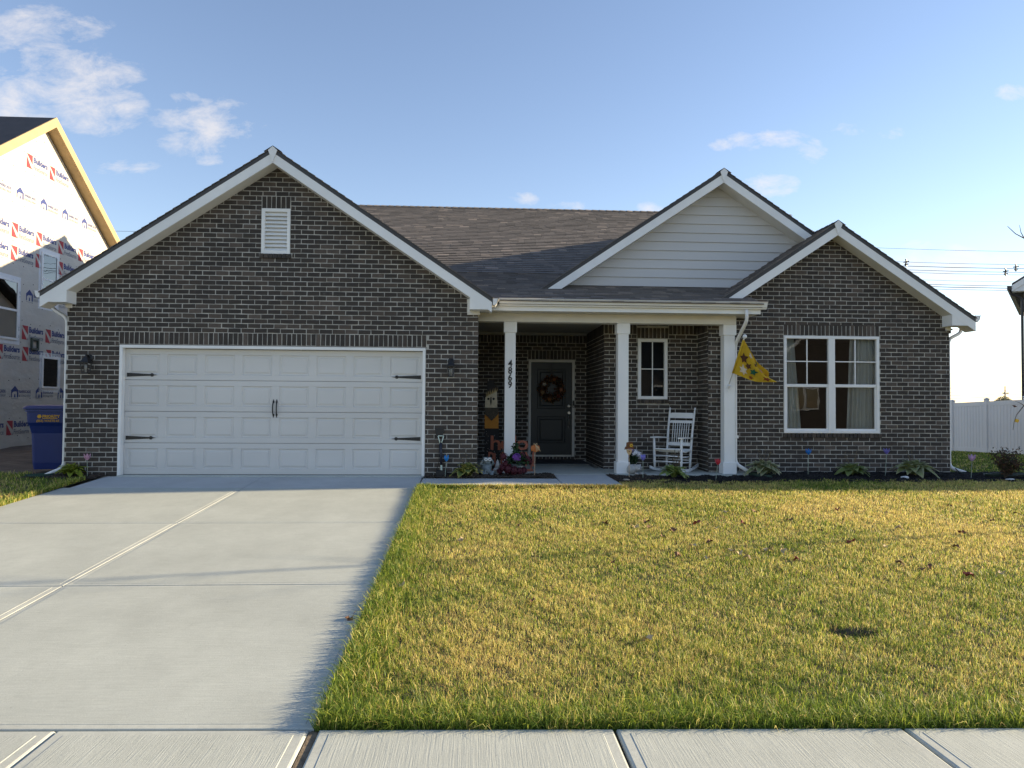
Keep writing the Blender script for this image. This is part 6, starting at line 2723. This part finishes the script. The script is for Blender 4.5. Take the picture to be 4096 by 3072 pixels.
# fringe hanging over the left edge of the drive
n = 3000
x = -.35 - np.abs(rng.normal(0, .06, n)); y = rng.uniform(-5, -.45, n)
blades('grass', x, y, .06 * rng.uniform(.8, 1.7, n), np.full(n, .007), np.full(n, .25))

# ------------------------------------------------------------------ fallen leaves
LCOL = [mat('fallen_leaf_brown', (.16, .075, .035), .8, .3, 50), mat('fallen_leaf_tan', (.48, .36, .20), .8, .2, 50), mat('fallen_leaf_red', (.22, .05, .03), .8, .25, 50)]
LV = []
for k in range(6):
    r_ = random.Random(k)
    pts = []
    for i in range(11):
        a = 2 * math.pi * i / 11
        rr = (.042 if i % 2 == 0 else .024) * r_.uniform(.8, 1.2)
        pts.append((math.cos(a) * rr, math.sin(a) * rr * .75, .016 * math.cos(a * 2 + k) + r_.uniform(0, .012)))
    me = MB()
    me.add(pts + [(0, 0, .004)], [(i, (i + 1) % 11, 11) for i in range(11)])
    me.add([(.04, 0, .012), (.075, .006, .02), (.075, .009, .021), (.04, .004, .012)], [(0, 1, 2, 3)])
    LV.append([me.mesh('fallen_leaf', m_) for m_ in LCOL])
LSPOT = [(2540, 2105, 1), (2600, 2107, 0), (2865, 2112, 1), (2650, 2145, 0), (2585, 2085, 0), (2790, 2090, 2), (2970, 2090, 2), (2905, 2046, 1), (3020, 2045, 0), (3350, 2037, 2),
         (2840, 2165, 0), (2770, 2180, 1), (2930, 2200, 1), (2957, 2210, 1), (3075, 2197, 1), (3130, 2200, 1), (2990, 2228, 1), (2830, 2230, 1), (3185, 2237, 2), (3405, 2165, 2),
         (3545, 2183, 1), (3595, 2112, 1), (3825, 2185, 0), (3845, 2130, 2), (3690, 2275, 0), (3715, 2265, 0), (3880, 2300, 2), (4005, 2292, 1), (2450, 2247, 0), (2710, 2222, 0),
         (1605, 2338, 1), (1800, 2045, 0), (2590, 2555, 1), (2128, 2400, 0), (3970, 2080, 0), (3800, 2022, 0), (3890, 2005, 1), (3598, 2250, 0), (2690, 2120, 0), (4060, 2052, 0), (3280, 2120, 0), (3160, 2078, 0), (2420, 2092, 0), (2075, 2098, 0), (1850, 2155, 1)]
for i, (px_, py_, c) in enumerate(LSPOT):
    p = on_ground(px_, py_, TIP * .9)
    o = link('fallen_leaf', LV[i % 6][c])
    o.location = (p.x, p.y, soil_z(p.x, p.y) + TIP * .85)
    o.rotation_euler = (random.uniform(-.35, .35), random.uniform(-.35, .35), random.uniform(0, 6.28))
    s = random.uniform(.8, 1.35)
    o.scale = (s, s, s)
    tag(o, ('brown dry leaf lying on the front lawn grass', 'pale tan dry leaf lying on the front lawn grass', 'dark red dry leaf lying on the front lawn grass')[c], 'leaf', 'fallen leaves on the lawn')
p = on_ground(1400, 2468, .035)
o = link('fallen_leaf', LV[2][0])
o.location = (p.x, p.y, drive_z(p.y) + .012)
o.rotation_euler = (.2, -.3, 1.0)
tag(o, 'single brown dry leaf lying on the concrete driveway', 'leaf')
